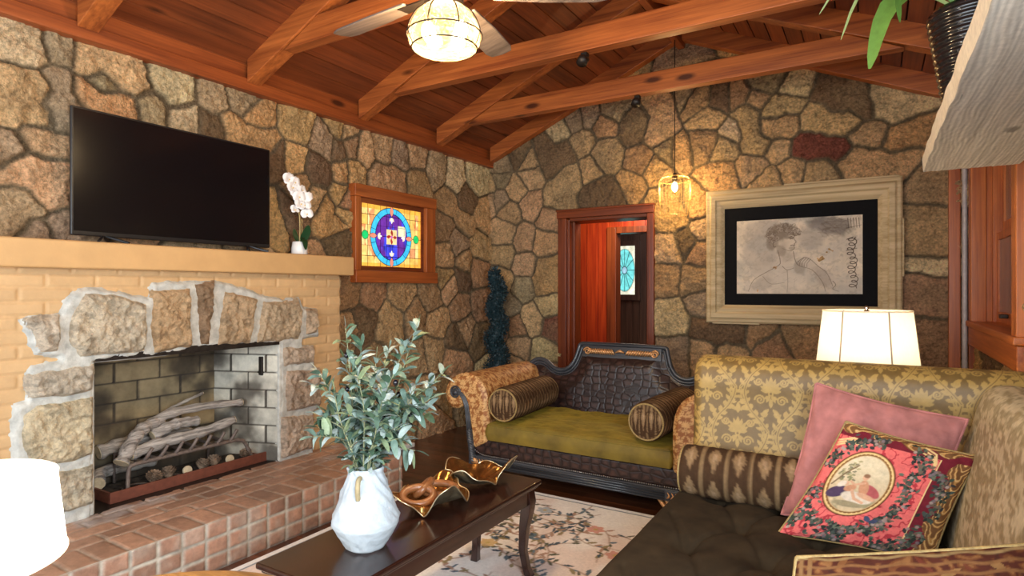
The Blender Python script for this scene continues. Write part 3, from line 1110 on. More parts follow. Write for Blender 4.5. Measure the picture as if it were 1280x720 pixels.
lz = gz + 0.17
log('thick grey log lying along the front of the grate bars', [(-3.385, 1.66, lz + 0.03), (-3.39, 1.85, lz + 0.055), (-3.39, 2.05, lz + 0.065), (-3.37, 2.25, lz + 0.105)], 0.034, 0.026, 1)
log('bent grey log on the left of the grate reaching down to its pale end', [(-3.36, 1.60, gz + 0.17), (-3.40, 1.68, lz + 0.10), (-3.44, 1.76, lz + 0.145), (-3.47, 1.86, lz + 0.16)], 0.036, 0.032, 2)
log('long curved grey branch arching over the top of the pile', [(-3.46, 1.74, lz + 0.13), (-3.46, 1.9, lz + 0.19), (-3.46, 2.1, lz + 0.20), (-3.43, 2.34, lz + 0.19)], 0.028, 0.022, 3)
log('short dark log resting under the arching branch', [(-3.44, 1.80, lz + 0.09), (-3.44, 1.92, lz + 0.13), (-3.44, 2.06, lz + 0.125)], 0.034, 0.028, 4)
log('thin grey stick leaning highest at the back of the log pile', [(-3.5, 1.78, lz + 0.14), (-3.52, 1.95, lz + 0.21), (-3.52, 2.14, lz + 0.27)], 0.012, 0.008, 5)
log('dark log lying at the back left behind the grate', [(-3.60, 1.60, lz + 0.02), (-3.59, 1.8, lz + 0.05), (-3.58, 2.1, lz + 0.03)], 0.04, 0.035, 6)
log('low dark log lying in the back left corner of the firebox', [(-3.47, 1.54, gz + 0.06), (-3.58, 1.62, gz + 0.085), (-3.62, 1.9, gz + 0.07)], 0.035, 0.03, 9)


def cone_mesh():
    mb = MB()
    mb.ball((0, 0, 0.022), 0.014, 10, 1.4)
    k = 0
    for i in range(8):
        z = 0.004 + i * 0.0055
        rr_ = 0.029 * math.sin(math.pi * (i + 1.6) / 10.5)
        n = 9
        for j in range(n):
            a = 2 * math.pi * (j + 0.5 * (i % 2)) / n
            ca, sa = math.cos(a), math.sin(a)
            w = 0.0085
            mb.add([(ca * 0.006, sa * 0.006, z), (ca * rr_ - sa * w, sa * rr_ + ca * w, z + 0.006), (ca * (rr_ + 0.005), sa * (rr_ + 0.005), z + 0.010), (ca * rr_ + sa * w, sa * rr_ - ca * w, z + 0.006), (ca * rr_ * 0.8, sa * rr_ * 0.8, z + 0.001)],
                   [(0, 1, 2, 3), (0, 4, 1), (0, 3, 4), (4, 2, 1), (4, 3, 2)])
    return mb


CONES = [('spiky brown pine cone farthest right in the ash pan', 310, 570, 1.0), ('brown pine cone left of the pale cut disc near the right of the ash pan', 268, 578, 1.15), ('dark pine cone just right of the pale round cut disc', 252, 583, 1.1),
         ('tan tipped pine cone at the middle left of the ash pan', 213, 592, 1.15), ('pale tipped pine cone leftmost in the ash pan', 191, 603, 1.15)]
cm = cone_mesh()
first = None
for lb, u, v, sc in CONES:
    sc = sc * 1.15
    p = at(0, -3.345, u, v)
    if first is None:
        first = mobj('pine_cone', np.array(cm.v), cm.f, M['cone'])
        ob = first
    else:
        ob = first.copy()
        C.objects.link(ob)
    ob.location = (-3.352, p[1], HZ + 0.036)
    ob.scale = (sc, sc, sc)
    ob.rotation_euler = (random.uniform(-.4, .4), random.uniform(-.4, .4), random.uniform(0, 3))
    tag(ob, lb, 'pine cone', 'pine cones in the ash pan')
for lb, u, v in (('pale round cut wood disc between the pine cones', 235, 585), ('pale wood chunk standing at the right by the grate leg', 288, 575)):
    p = at(0, -3.335, u, v)
    mb = MB().tube([(-3.35, p[1], HZ + 0.058), (-3.333, p[1], HZ + 0.060)], 0.026, 14)
    tag(mb.build('wood_slice', M['cut'], None, bevel=0.004, loc=(-3.34, p[1], gz)), lb, 'wood slice')
for i in range(3):
    yy = 1.60 + i * 0.09
    mb = MB().tube(spline([(-3.36, yy, HZ + 0.042), (-3.37, yy + 0.06, HZ + 0.052), (-3.35, yy + 0.13, HZ + 0.044)], 10), 0.009, 6)
    tag(mb.build('charred_twig', M['iron'], None, smooth=True, loc=(-3.36, yy, gz)), 'short black charred twig lying at the left of the ash pan', 'twig', 'charred twigs in the ash pan')

# ================================================================== STAINED GLASS WINDOW (left wall)
class Canvas:
    def __init__(s, w, h, res, col):
        s.w, s.h = w, h
        s.nx = int(round(w / res)) + 1
        s.ny = int(round(h / res)) + 1
        s.X, s.Y = np.meshgrid(np.linspace(0, w, s.nx), np.linspace(0, h, s.ny), indexing='ij')
        s.I = np.ones((s.nx, s.ny, 3)) * np.array(col)
        s.res = res

    def put(s, m, col):
        m = np.clip(m, 0, 1)[..., None]
        s.I = s.I * (1 - m) + np.asarray(col) * m

    def ell(s, cx, cy, rx, ry, col, ang=0.0, soft=None, al=1.0):
        c, n = math.cos(ang), math.sin(ang)
        dx, dy = s.X - cx, s.Y - cy
        q = np.sqrt(((dx * c + dy * n) / rx) ** 2 + ((-dx * n + dy * c) / ry) ** 2)
        sf = (soft if soft else s.res) / min(rx, ry)
        s.put(al * sst(-q, -1 - sf, -1 + sf), col)

    def ring(s, cx, cy, rx, ry, w, col):
        q = np.sqrt(((s.X - cx) / rx) ** 2 + ((s.Y - cy) / ry) ** 2)
        d = np.abs(q - 1) * min(rx, ry)
        s.put(1 - sst(d, w - s.res, w + s.res), col)

    def line(s, pts, w, col, al=1.0, w1=None):
        n = len(pts) - 1
        for i in range(n):
            (x0, y0), (x1, y1) = pts[i][:2], pts[i + 1][:2]
            ww = w if w1 is None else w + (w1 - w) * i / max(1, n - 1)
            pad = ww + 2 * s.res
            i0 = max(0, int((min(x0, x1) - pad) / s.w * (s.nx - 1)))
            i1 = min(s.nx, int((max(x0, x1) + pad) / s.w * (s.nx - 1)) + 2)
            j0 = max(0, int((min(y0, y1) - pad) / s.h * (s.ny - 1)))
            j1 = min(s.ny, int((max(y0, y1) + pad) / s.h * (s.ny - 1)) + 2)
            if i1 <= i0 or j1 <= j0:
                continue
            X, Y = s.X[i0:i1, j0:j1], s.Y[i0:i1, j0:j1]
            ex, ey = x1 - x0, y1 - y0
            t = np.clip(((X - x0) * ex + (Y - y0) * ey) / max(1e-12, ex * ex + ey * ey), 0, 1)
            d = np.sqrt((X - x0 - t * ex) ** 2 + (Y - y0 - t * ey) ** 2)
            m = (al * (1 - sst(d, ww - s.res * 0.7, ww + s.res * 0.7)))[..., None]
            s.I[i0:i1, j0:j1] = s.I[i0:i1, j0:j1] * (1 - m) + np.array(col) * m

    def leaf(s, x, y, L, wd, ang, col, al=1.0):
        c, n = math.cos(ang), math.sin(ang)
        dx, dy = s.X - x, s.Y - y
        p = (dx * c + dy * n) / L
        q = (-dx * n + dy * c) / wd
        inside = (p > 0) & (p < 1) & (np.abs(q) < np.sin(np.pi * np.clip(p, 0, 1)) ** 0.8)
        s.put(inside * al, col)

    def sheet(s, name, O, A, B, mat, parent, N=None):
        O, A, B = [np.array(q, float) for q in (O, A, B)]
        P = O + s.X[..., None] * A + s.Y[..., None] * B
        f = gridfaces(s.nx, s.ny)
        if N is not None and np.dot(np.cross(A, B), np.array(N, float)) < 0:
            f = f[:, ::-1].copy()
        return mobj(name, P.reshape(-1, 3), f, mat, parent, True, s.I.reshape(-1, 3))


WY0, WY1, WZ0, WZ1 = 3.288, 4.262, 1.378, 2.142
win = bpy.data.objects.new('window_1', None)
C.objects.link(win)
win.location = (XL, 3.8, 1.7)
ROOT['window_1'] = (XL, 3.8, 1.7)
tag(win, kind='structure')
GY0, GY1, GZ0, GZ1 = 3.390, 4.105, 1.512, 2.008
xo, xi = -3.40, -3.53
MB().box((xi, WY0 - 0.008, 2.047), (xo, WY1 + 0.008, WZ1)).build('window_head', M['win_y'], win, bevel=0.005)
MB().box((xi, WY0, 1.475), (xo - 0.006, 3.345, 2.047)).build('window_casing', M['win_z'], win, bevel=0.005)
MB().box((xi, 4.135, 1.475), (xo - 0.006, WY1, 2.047)).build('window_casing', M['win_z'], win, bevel=0.005)
MB().box((xi, WY0 - 0.012, WZ0), (xo + 0.012, WY1 + 0.012, 1.475)).build('window_sill', M['win_y'], win, bevel=0.006)
MB().box((-3.47, 3.345, 2.008), (-3.44, 4.135, 2.047)).box((-3.47, 3.345, 1.475), (-3.44, 4.135, 1.512)).box((-3.47, 3.345, 1.512), (-3.44, 3.385, 2.008)).box((-3.47, 4.105, 1.512), (-3.44, 4.135, 2.008)).build('sash', M['trim_y'], win)
w_, h_ = GY1 - GY0, GZ1 - GZ0
cv = Canvas(w_, h_, 0.0022, (1, 1, 1))
cx, cy = w_ * 0.485, h_ * 0.50
ncol, nrow = 10, 6
gi = np.clip((cv.X / w_ * ncol).astype(int), 0, ncol - 1)
gj = np.clip((cv.Y / h_ * nrow).astype(int), 0, nrow - 1)
hh = _h(gi, gj, 5)
stre = fbm(cv.X * 30, cv.Y * 8, 3, 3)
amber = np.stack([0.95 + 0 * hh, 0.50 + 0.42 * hh, 0.10 + 0.32 * hh], -1)
red = np.array([0.75, 0.14, 0.05])
rm = sst(stre + 0.45 * (hh - 0.5), 0.50, 0.62)[..., None]
cv.I = amber * (1 - rm * 0.75) + red * rm * 0.75
top = (cv.Y > h_ * 0.93) | (cv.Y < h_ * 0.055) | (cv.X > w_ * 0.955)
cv.put(top * 1.0, (0.95, 0.42, 0.06))
RX, RY = w_ * 0.345, h_ * 0.485
cv.ell(cx, cy, RX, RY, (0.06, 0.52, 0.88))
q = np.sqrt(((cv.X - cx) / (RX * 0.77)) ** 2 + ((cv.Y - cy) / (RY * 0.80)) ** 2)
blue = np.array([0.05, 0.06, 0.62]) * (0.5 + 0.9 * _h(gi * 2 + (cv.X / w_ * 21).astype(int), gj, 8))[..., None]
viol = np.array([0.14, 0.03, 0.30])
vm = sst(fbm(cv.X * 16, cv.Y * 5, 9, 3), 0.5, 0.62)[..., None]
inner = (blue * (1 - vm) + viol * vm)
cv.put((q < 1) * 1.0, inner)
cv.put(((q < 0.98) & (cv.X > cx + 0.075) & (cv.X < cx + 0.17) & (cv.Y > cy + 0.01) & (cv.Y < cy + 0.10)) * 1.0, (0.85, 0.80, 0.50))
LEAD = (0.004, 0.004, 0.004)
outq = np.sqrt(((cv.X - cx) / RX) ** 2 + ((cv.Y - cy) / RY) ** 2)
for i in range(1, ncol):
    x = w_ * i / ncol
    cv.put(((np.abs(cv.X - x) < 0.0022) & ((outq > 1) | (q < 1))) * 1.0, LEAD)
for j in range(1, nrow):
    yv = h_ * j / nrow
    cv.put(((np.abs(cv.Y - yv) < 0.0022) & ((outq > 1) | (q < 1))) * 1.0, LEAD)
for k in range(12):
    a = 2 * math.pi * (k + 0.5) / 12
    cv.line([(cx + RX * .78 * math.cos(a), cy + RY * .8 * math.sin(a)), (cx + RX * math.cos(a), cy + RY * math.sin(a))], 0.002, LEAD)
cv.ring(cx, cy, RX, RY, 0.003, LEAD)
cv.ring(cx, cy, RX * 0.77, RY * 0.80, 0.003, LEAD)
for a, d in ((0, RX * .87), (math.pi / 2, RY * .88), (math.pi, RX * .87), (-math.pi / 2, RY * .88)):
    px, py = cx + d * math.cos(a), cy + d * math.sin(a)
    cv.leaf(px - 0.045 * math.cos(a), py - 0.045 * math.sin(a), 0.09, 0.022, a, LEAD)
    cv.leaf(px - 0.04 * math.cos(a), py - 0.04 * math.sin(a), 0.08, 0.019, a, (0.80, 0.25, 0.16))
    for sg in (-0.7, 0.7):
        cv.leaf(px - 0.05 * math.cos(a), py - 0.05 * math.sin(a), 0.042, 0.010, a + math.pi + sg, (0.85, 0.65, 0.45))
    cv.leaf(px - 0.05 * math.cos(a), py - 0.05 * math.sin(a), 0.05, 0.010, a + math.pi, (0.95, 0.88, 0.85))
cv.put(((np.abs(cv.X - cx) < 0.062) & (np.abs(cv.Y - cy) < 0.062)) * 1.0, (0.80, 0.62, 0.30))
for k in range(8):
    a = math.pi / 4 * k
    cv.leaf(cx, cy, 0.062, 0.015, a, (0.35, 0.03, 0.02) if k % 2 == 0 else (0.9, 0.55, 0.25))
cv.ell(cx, cy, 0.012, 0.012, (0.5, 0.1, 0.4))
for px in (w_ * 0.06, w_ * 0.915):
    cv.ell(px, cy, 0.037, 0.037, LEAD)
    cv.ell(px, cy, 0.033, 0.033, (0.02, 0.55, 0.14))
cv.sheet('stained_glass_pane', (-3.452, GY0, GZ0), (0, 1, 0), (0, 0, 1), M['stained'], win, (1, 0, 0))

# ================================================================== DOORWAY + HALL
DX0, DX1, DZ = -2.535, -1.755, 2.00
MB().box((-2.655, YB - 0.05, 0), (-2.575, YB + 0.02, 2.055))
fr = MB().box((-2.645, YB - 0.055, 0), (DX0 - 0.02, YB + 0.06, DZ + 0.01))
trim(fr, M['trim_z'])
fr = MB().box((DX1, YB - 0.055, 0), (DX1 + 0.065, YB + 0.06, DZ + 0.01))
trim(fr, M['trim_z'])
fr = MB().box((-2.655, YB - 0.06, DZ + 0.01), (DX1 + 0.07, YB + 0.06, DZ + 0.085)).box((-2.66, YB - 0.07, DZ + 0.075), (DX1 + 0.075, YB + 0.06, DZ + 0.095))
trim(fr, M['trim_x'])
fr = MB().box((DX0 - 0.03, YB - 0.02, 0), (DX0, YB + 0.24, DZ))
trim(fr, M['trim_z'])
fr = MB().box((DX0 - 0.015, YB + 0.06, 0), (DX0 + 0.018, YB + 0.10, DZ))
trim(fr, M['trim_z'])
fr = MB().box((DX1 - 0.004, YB - 0.02, 0), (DX1 + 0.03, YB + 0.24, DZ))
trim(fr, M['trim_z'])
fr = MB().box((DX0, YB - 0.02, DZ - 0.02), (DX1, YB + 0.24, DZ + 0.02))
trim(fr, M['trim_x'])
# pine boarded wall of the hall
HY = 6.6
mb = MB()
x = -3.4
k0 = 0
while x < -0.9:
    wd = 0.145
    k = rb.uniform(0.8, 1.2)
    x1 = min(x + wd, -0.9)
    if x1 <= -2.62 or x >= -1.75:
        mb.box((x, HY, 0), (x1 - 0.005, HY + 0.03, 2.6), (k, k, k))
        mb.box((x + 0.006, HY - 0.004, 0), (x1 - 0.011, HY, 2.6), (k, k, k))
    elif x < -2.62:
        mb.box((x, HY, 0), (-2.625, HY + 0.03, 2.6), (k, k, k))
        mb.box((-2.625, HY, 2.04), (x1 - 0.005, HY + 0.03, 2.6), (k, k, k))
    else:
        mb.box((x, HY, 2.0), (x1 - 0.005, HY + 0.03, 2.6), (k, k, k))
    x += wd
tag(mb.build('wall_hall', M['pine_z'], None, col=True), kind='structure')
mb = MB().box((-4.3, YB + 0.25, 0), (-4.27, 8.2, 2.6)).box((-0.9, YB + 0.25, 0), (-0.87, 8.2, 2.6)).box((-4.3, YB + 0.215, 0), (-2.56, YB + 0.25, 2.6)).box((-1.74, YB + 0.215, 0), (-0.87, YB + 0.25, 2.6)).box((-2.56, YB + 0.215, 2.02), (-1.74, YB + 0.25, 2.6))
tag(mb.build('wall_hall_side', M['pine_z'], None, col=True), kind='structure')
tag(MB().box((-4.3, YB + 0.2, 2.6), (-0.87, 8.2, 2.64)).build('ceiling_hall', M['trim_y'], None), kind='structure')
fr = MB().box((-2.70, HY - 0.035, 0), (-2.585, HY + 0.12, 2.05)).box((-2.585, HY - 0.030, 1.975), (-1.6, HY + 0.12, 2.05))
trim(fr, M['trim_z'])
# dark panelled front door with an oval leaded light, seen through the second doorway
tag(MB().box((-4.3, 8.06, 0), (-0.9, 8.1, 2.6)).build('wall_porch', M['dark_z'], None, col=True), kind='structure')
dr = bpy.data.objects.new('door_1', None)
C.objects.link(dr)
dr.location = (-2.9, 8.0, 0)
ROOT['door_1'] = (-2.9, 8.0, 0)
tag(dr, kind='structure')
mb = MB()
for i in range(9):
    k = rb.uniform(0.85, 1.15)
    mb.box((-3.3 + i * 0.1, 8.0, 0), (-3.203 + i * 0.1, 8.04, 2.08), (k, k, k))
    mb.box((-3.294 + i * 0.1, 7.995, 0.1), (-3.209 + i * 0.1, 8.0, 1.2), (k, k, k))
mb.build('door_leaf', M['dark_z'], dr, col=True)
mb = MB().box((-3.32, 7.965, 1.17), (-2.78, 8.0, 1.25)).box((-2.86, 7.97, 1.25), (-2.79, 8.0, 1.93)).box((-3.32, 7.97, 1.93), (-2.79, 8.0, 2.0))
mb.build('light_frame', M['dark_z'], dr, col=True)
cv = Canvas(0.42, 0.68, 0.006, (0.75, 0.72, 0.55))
cv.I *= (0.7 + 0.6 * fbm(cv.X * 18, cv.Y * 18, 4, 2))[..., None]
cv.ell(0.225, 0.34, 0.15, 0.30, LEAD)
cv.ell(0.225, 0.34, 0.143, 0.293, (0.16, 0.62, 0.62))
for k in range(12):
    a = 2 * math.pi * k / 12
    cv.leaf(0.225, 0.34, 0.0, 0.01, a, LEAD) if False else cv.line([(0.225, 0.34), (0.225 + 0.143 * math.cos(a), 0.34 + 0.293 * math.sin(a))], 0.004, LEAD)
cv.ell(0.225, 0.34, 0.04, 0.05, (0.30, 0.50, 0.62))
cv.ring(0.225, 0.34, 0.04, 0.05, 0.004, LEAD)
cv.sheet('leaded_light', (-3.24, 7.985, 1.25), (1, 0, 0), (0, 0, 1), M['stained'], dr, (0, -1, 0))
# wrought scroll bracket over the doorway
mb = MB()
p0 = at(1, YB + 0.30, 806, 268)
sx_, sy_, sz_ = p0
for k in (-1, 0, 1):
    pts = []
    for i in range(26):
        a = i / 25 * 2.6 * math.pi
        r_ = 0.034 * (1 - i / 34)
        pts.append((sx_ + k * 0.062 + r_ * math.cos(a), sy_, sz_ + r_ * math.sin(a) * 0.8))
    mb.tube(pts, 0.006, 6)
mb.tube([(sx_ - 0.11, sy_, sz_ + 0.03), (sx_ + 0.12, sy_, sz_ + 0.03)], 0.006, 6)
tag(mb.build('scroll_bracket', M['iron'], None, smooth=True, loc=(sx_, sy_, sz_)), 'black wrought iron scroll bracket just inside the top of the doorway', 'bracket')

# ================================================================== RIGHT WALL: door trim, conduit, window, weathered shelf
trim(MB().box((0.435, YB - 0.06, 0), (0.505, YB + 0.02, 2.62)), M['win_z'])
trim(MB().box((0.548, YB - 0.05, 0), (0.60, YB + 0.02, 2.62)), M['win_z'])
trim(MB().tube([(0.527, YB - 0.055, 0), (0.527, YB - 0.055, 2.65)], 0.017, 12), M['pipe'])
w2 = bpy.data.objects.new('window_2', None)
C.objects.link(w2)
w2.location = (XR, 4.3, 1.7)
ROOT['window_2'] = (XR, 4.3, 1.7)
tag(w2, kind='structure')
y0, y1, z0, z1 = RW
MB().box((XR - 0.035, y1 - 0.03, z0), (XR + 0.05, y1 + 0.09, z1 + 0.1)).box((XR + 0.04, y1 - 0.015, z0), (XR + 0.085, y1 + 0.05, z1)).box((XR + 0.08, y1 - 0.045, z0), (XR + 0.20, y1 + 0.05, z1)).build('window_jamb', M['sunwin_z'], w2, bevel=0.006)
MB().box((XR - 0.035, y0 - 0.09, z0), (XR + 0.16, y0 + 0.02, z1 + 0.1)).build('window_jamb', M['sunwin_z'], w2, bevel=0.006)
MB().box((XR - 0.05, y0 - 0.12, z0 - 0.03), (XR + 0.16, y1 + 0.12, z0 + 0.012)).build('window_sill', M['sunwin_y'], w2, bevel=0.008)
MB().box((XR - 0.035, y0 - 0.10, z0 - 0.155), (XR + 0.03, y1 + 0.10, z0 - 0.03)).build('window_apron', M['sunwin_y'], w2, bevel=0.008)
MB().box((XR - 0.035, y0 - 0.09, z1), (XR + 0.16, y1 + 0.09, z1 + 0.1)).build('window_head', M['sunwin_y'], w2, bevel=0.006)
xs = XR + 0.10
for nm, a, b in (('lower', z0 + 0.01, 1.70), ('upper', 1.70, z1)):
    xo_ = xs if nm == 'lower' else xs + 0.03
    mb = MB().box((xo_, y0, a), (xo_ + 0.03, y0 + 0.07, b)).box((xo_, y1 - 0.09, a), (xo_ + 0.03, y1 - 0.02, b)).box((xo_ + 0.002, y0 + 0.07, a), (xo_ + 0.028, y1 - 0.09, a + 0.07)).box((xo_ + 0.002, y0 + 0.07, b - 0.05), (xo_ + 0.028, y1 - 0.09, b))
    mb.box((xo_ + 0.004, (y0 + y1) / 2 - 0.02, a + 0.07), (xo_ + 0.026, (y0 + y1) / 2 + 0.02, b - 0.05))
    s_ = mb.build('sash', M['sunwin_z'], w2, bevel=0.004)
    MB().box((xo_ + 0.012, y0 + 0.05, a + 0.05), (xo_ + 0.018, y1 - 0.05, b - 0.03)).build('pane', M['paneglass'], s_)
MB().box((xs - 0.04, 4.62, z0 + 0.05), (xs, 4.68, z0 + 0.075)).build('sash_lift', M['bronze'], w2, bevel=0.004)

shelf = thing('wall_shelf', 'thick grey weathered wooden shelf board high on the right wall', 'shelf', (XR, 2.3, 1.90))
SZ = 1.90
mb = MB()
n = 90
ysh = np.linspace(0.9, 3.53, n)
ring = []
rs = random.Random(4)


def shelf_fn(u, v):
    # u around the section (0..1), v along y
    yv = 0.9 + v * 2.63
    per = [(0.196, 0.0), (0.56, 0.0), (0.56, 0.062), (0.190, 0.062)]
    P = []
    sec = []
    for i in range(4):
        (xa, za), (xb, zb) = per[i], per[(i + 1) % 4]
        sec.append((xa, za, xb, zb))
    seg = np.clip((u * 4).astype(int), 0, 3)
    t = u * 4 - seg
    xa = np.array([q[0] for q in sec])[seg]
    za = np.array([q[1] for q in sec])[seg]
    xb = np.array([q[2] for q in sec])[seg]
    zb = np.array([q[3] for q in sec])[seg]
    x = xa + (xb - xa) * t
    z = za + (zb - za) * t
    # worn grain relief and a wavy worn edge
    g = fbm(x * 60, yv * 3.0, 5, 4)
    g2 = np.abs(((x * 46 + 1.6 * fbm(x * 4, yv * 1.6, 7, 2) * 6) % 1.0) - 0.5)
    dz = np.where(seg == 0, -0.003 * (g - 0.5) * 2 - 0.001 * g2 * 2, np.where(seg == 2, 0.004 * (g - 0.5), 0))
    dx = np.where((seg == 3) | ((seg == 0) & (t < 0.05)), 0.010 * (fbm(yv * 6, 0 * yv, 9, 3) - 0.5), 0)
    return (x + dx, yv, SZ + z + dz)


def shelf_col(u, v):
    yv = 0.9 + v * 2.63
    xx = u * 4 * 0.365
    ln = np.sin(xx * 430 + 34 * fbm(xx * 5, yv * 1.6, 17, 3) + 4 * fbm(xx * 30, yv * 6, 18, 2))
    g = 0.55 * fbm(xx * 150, yv * 2.6, 15, 3) + 0.45 * (0.25 + 0.6 * sst(ln, -0.9, 0.9))
    kx, ky = (xx - 0.22) * 1.0, (yv - 2.75) * 0.45
    kn = np.hypot(kx, ky)
    g = g * sst(kn, 0.012, 0.03)
    c = np.array([0.70, 0.65, 0.57]) * (0.42 + 0.85 * g[..., None])
    # pale sawn front edge
    e = ((u > 0.75) * 1.0)[..., None]
    return c * (1 - e) + np.array([0.85, 0.77, 0.62]) * e * (0.85 + 0.3 * g[..., None])


M['weatherattr'] = m_attr('weathered_grain', 0.9, 0.3, 90, 0.004, 0.12, 50)
surf('board', shelf_fn, 420, 240, M['weatherattr'], shelf, cu=True, colfn=shelf_col)
mb = MB().hexa([(0.196, 3.525, SZ), (0.56, 3.525, SZ), (0.56, 3.53, SZ), (0.197, 3.53, SZ)], [(0.190, 3.525, SZ + 0.062), (0.56, 3.525, SZ + 0.06), (0.56, 3.53, SZ + 0.06), (0.190, 3.53, SZ + 0.062)])
mb.build('board_end', M['weather'], shelf)
for yy in (1.35,):
    mb = MB().box((0.40, yy, SZ - 0.03), (XR, yy + 0.03, SZ)).box((XR - 0.03, yy, SZ - 0.22), (XR, yy + 0.03, SZ))
    mb.build('shelf_bracket', M['iron'], shelf, bevel=0.004)

# ================================================================== FABRIC PATTERNS (woven colours)
def make_tile():
    p, q = 0.32, 0.44
    T = Canvas(p, q, 0.0016, (0, 0, 0))
    ON, OFF = (1, 1, 1), (0, 0, 0)

    def stamp(cx, cy):
        for sg in (1, -1):
            # ogee band of scrolling acanthus
            ban = spline([(cx + sg * a, cy + b, 0) for a, b in ((0.012, -0.215), (0.05, -0.165), (0.105, -0.10), (0.128, -0.02), (0.10, 0.06), (0.05, 0.12), (0.022, 0.175), (0.012, 0.22))], 56)
            T.line([(w.x, w.y) for w in ban], 0.0075, ON)
            for i in range(3, len(ban) - 3, 4):
                d = ban[i + 1] - ban[i - 1]
                an = math.atan2(d.y, d.x)
                for k, L in ((1, 0.036), (-1, 0.030)):
                    T.leaf(ban[i].x, ban[i].y, L, 0.0085, an + k * 0.95, ON)
            T.line([(w.x, w.y) for w in ban], 0.0018, OFF)
            # curled tendrils
            for (sx, sy, r0, tw) in ((0.052, -0.055, 0.026, 1), (0.060, 0.040, 0.020, -1), (0.030, -0.125, 0.016, -1)):
                pts = []
                for i in range(26):
                    a = i / 25 * 3.3 * math.pi
                    r = r0 * (1 - i / 30)
                    pts.append((cx + sg * (sx + r * math.cos(a)), cy + sy + tw * r * math.sin(a)))
                T.line(pts, 0.0042, ON, 1, 0.003)
            # palmette
            for k, L in ((0.25, 0.072), (0.62, 0.066), (1.0, 0.056), (1.4, 0.046)):
                T.leaf(cx + sg * 0.004, cy - 0.012, L, 0.0095, math.pi / 2 - sg * k, ON)
            for k, L in ((0.5, 0.042), (1.0, 0.036)):
                T.leaf(cx + sg * 0.003, cy - 0.03, L, 0.008, -math.pi / 2 + sg * k, ON)
            T.leaf(cx + sg * 0.010, cy + 0.10, 0.045, 0.010, math.pi / 2 - sg * 0.8, ON)
            T.leaf(cx + sg * 0.008, cy - 0.10, 0.040, 0.009, -math.pi / 2 + sg * 0.9, ON)
        T.leaf(cx, cy - 0.012, 0.082, 0.011, math.pi / 2, ON)
        T.leaf(cx, cy + 0.085, 0.06, 0.012, math.pi / 2, ON)
        T.ell(cx, cy - 0.020, 0.013, 0.013, ON)
        T.ell(cx, cy - 0.020, 0.006, 0.006, OFF)
        T.leaf(cx, cy - 0.045, 0.05, 0.010, -math.pi / 2, ON)
    for ox in (-1, 0, 1, 2):
        for oy in (-1, 0, 1):
            stamp(ox * p, oy * q + q / 2)
            stamp(ox * p + p / 2, oy * q)
    return T.I[..., 0]


TILE = make_tile()


def damask(s, t, p=0.32, q=0.44):
    """0..1 mask of a woven ogee damask; s, t in metres, repeat p by q"""
    nx, ny = TILE.shape
    fx = np.mod(s / p, 1.0) * (nx - 1)
    fy = np.mod(t / q, 1.0) * (ny - 1)
    ix = np.clip(fx.astype(int), 0, nx - 2)
    iy = np.clip(fy.astype(int), 0, ny - 2)
    ax, ay = fx - ix, fy - iy
    return (TILE[ix, iy] * (1 - ax) + TILE[ix + 1, iy] * ax) * (1 - ay) + (TILE[ix, iy + 1] * (1 - ax) + TILE[ix + 1, iy + 1] * ax) * ay


def duo(m, a, b):
    return np.array(a) * (1 - m[..., None]) + np.array(b) * m[..., None]


def ikat(s, t, p=0.085, q=0.125):
    """brown ikat: columns of pale lozenges between pale bars; s across columns, t along"""
    u = s / p
    k = np.floor(u)
    x = u - k - 0.5
    jag = 0.16 * (fbm(s * 20, t * 160, 81, 2) - 0.5)
    v = np.mod(t / q + 0.5 * np.mod(k, 2) * 0 + jag, 1.0) - 0.5
    d = np.abs(x) / 0.33 + np.abs(v) / 0.46
    loz = 1 - sst(d, 0.80, 0.98)
    core = 1 - sst(d, 0.30, 0.42)
    bar = 1 - sst(0.5 - np.abs(x), 0.055, 0.085)
    col = duo(loz, (0.050, 0.024, 0.010), (0.22, 0.135, 0.066))
    col = duo(core, (0, 0, 0), (0.31, 0.20, 0.11)) * core[..., None] + col * (1 - core[..., None])
    c2 = np.array((0.19, 0.118, 0.056)) * bar[..., None] + col * (1 - bar[..., None])
    return c2 * (0.8 + 0.4 * fbm(s * 90, t * 30, 83, 2)[..., None])


# ================================================================== CARVED SETTEE
SX, SYF, SYB = -1.655, 3.45, 4.32
sett = thing('settee', 'carved dark wood settee with scrolled orange damask arms and crocodile leather back', 'sofa', (SX, 3.9, 0.0))


def arm_profile():
    # left arm, x relative to centre, z; starts inside at the seat and goes over the roll to the outside foot
    pts = [(-0.645, 0.26), (-0.645, 0.45), (-0.655, 0.58), (-0.70, 0.675), (-0.78, 0.725), (-0.87, 0.725), (-0.95, 0.690), (-1.005, 0.62), (-1.01, 0.54), (-0.965, 0.480), (-0.90, 0.478),
           (-0.855, 0.50), (-0.825, 0.47), (-0.80, 0.38), (-0.785, 0.28), (-0.78, 0.19)]
    return [(p.x, p.y) for p in spline([(a, b, 0) for a, b in pts], 75)]


PR = arm_profile()
plen = np.concatenate([[0], np.cumsum([math.hypot(PR[i + 1][0] - PR[i][0], PR[i + 1][1] - PR[i][1]) for i in range(len(PR) - 1)])])
ORA, ORB = (0.30, 0.105, 0.026), (0.62, 0.36, 0.14)


def orange(s, t):
    return duo(damask(s + 0.05, t, 0.17, 0.234), ORA, ORB) * (0.85 + 0.3 * fbm(s * 25, t * 25, 5, 3)[..., None])


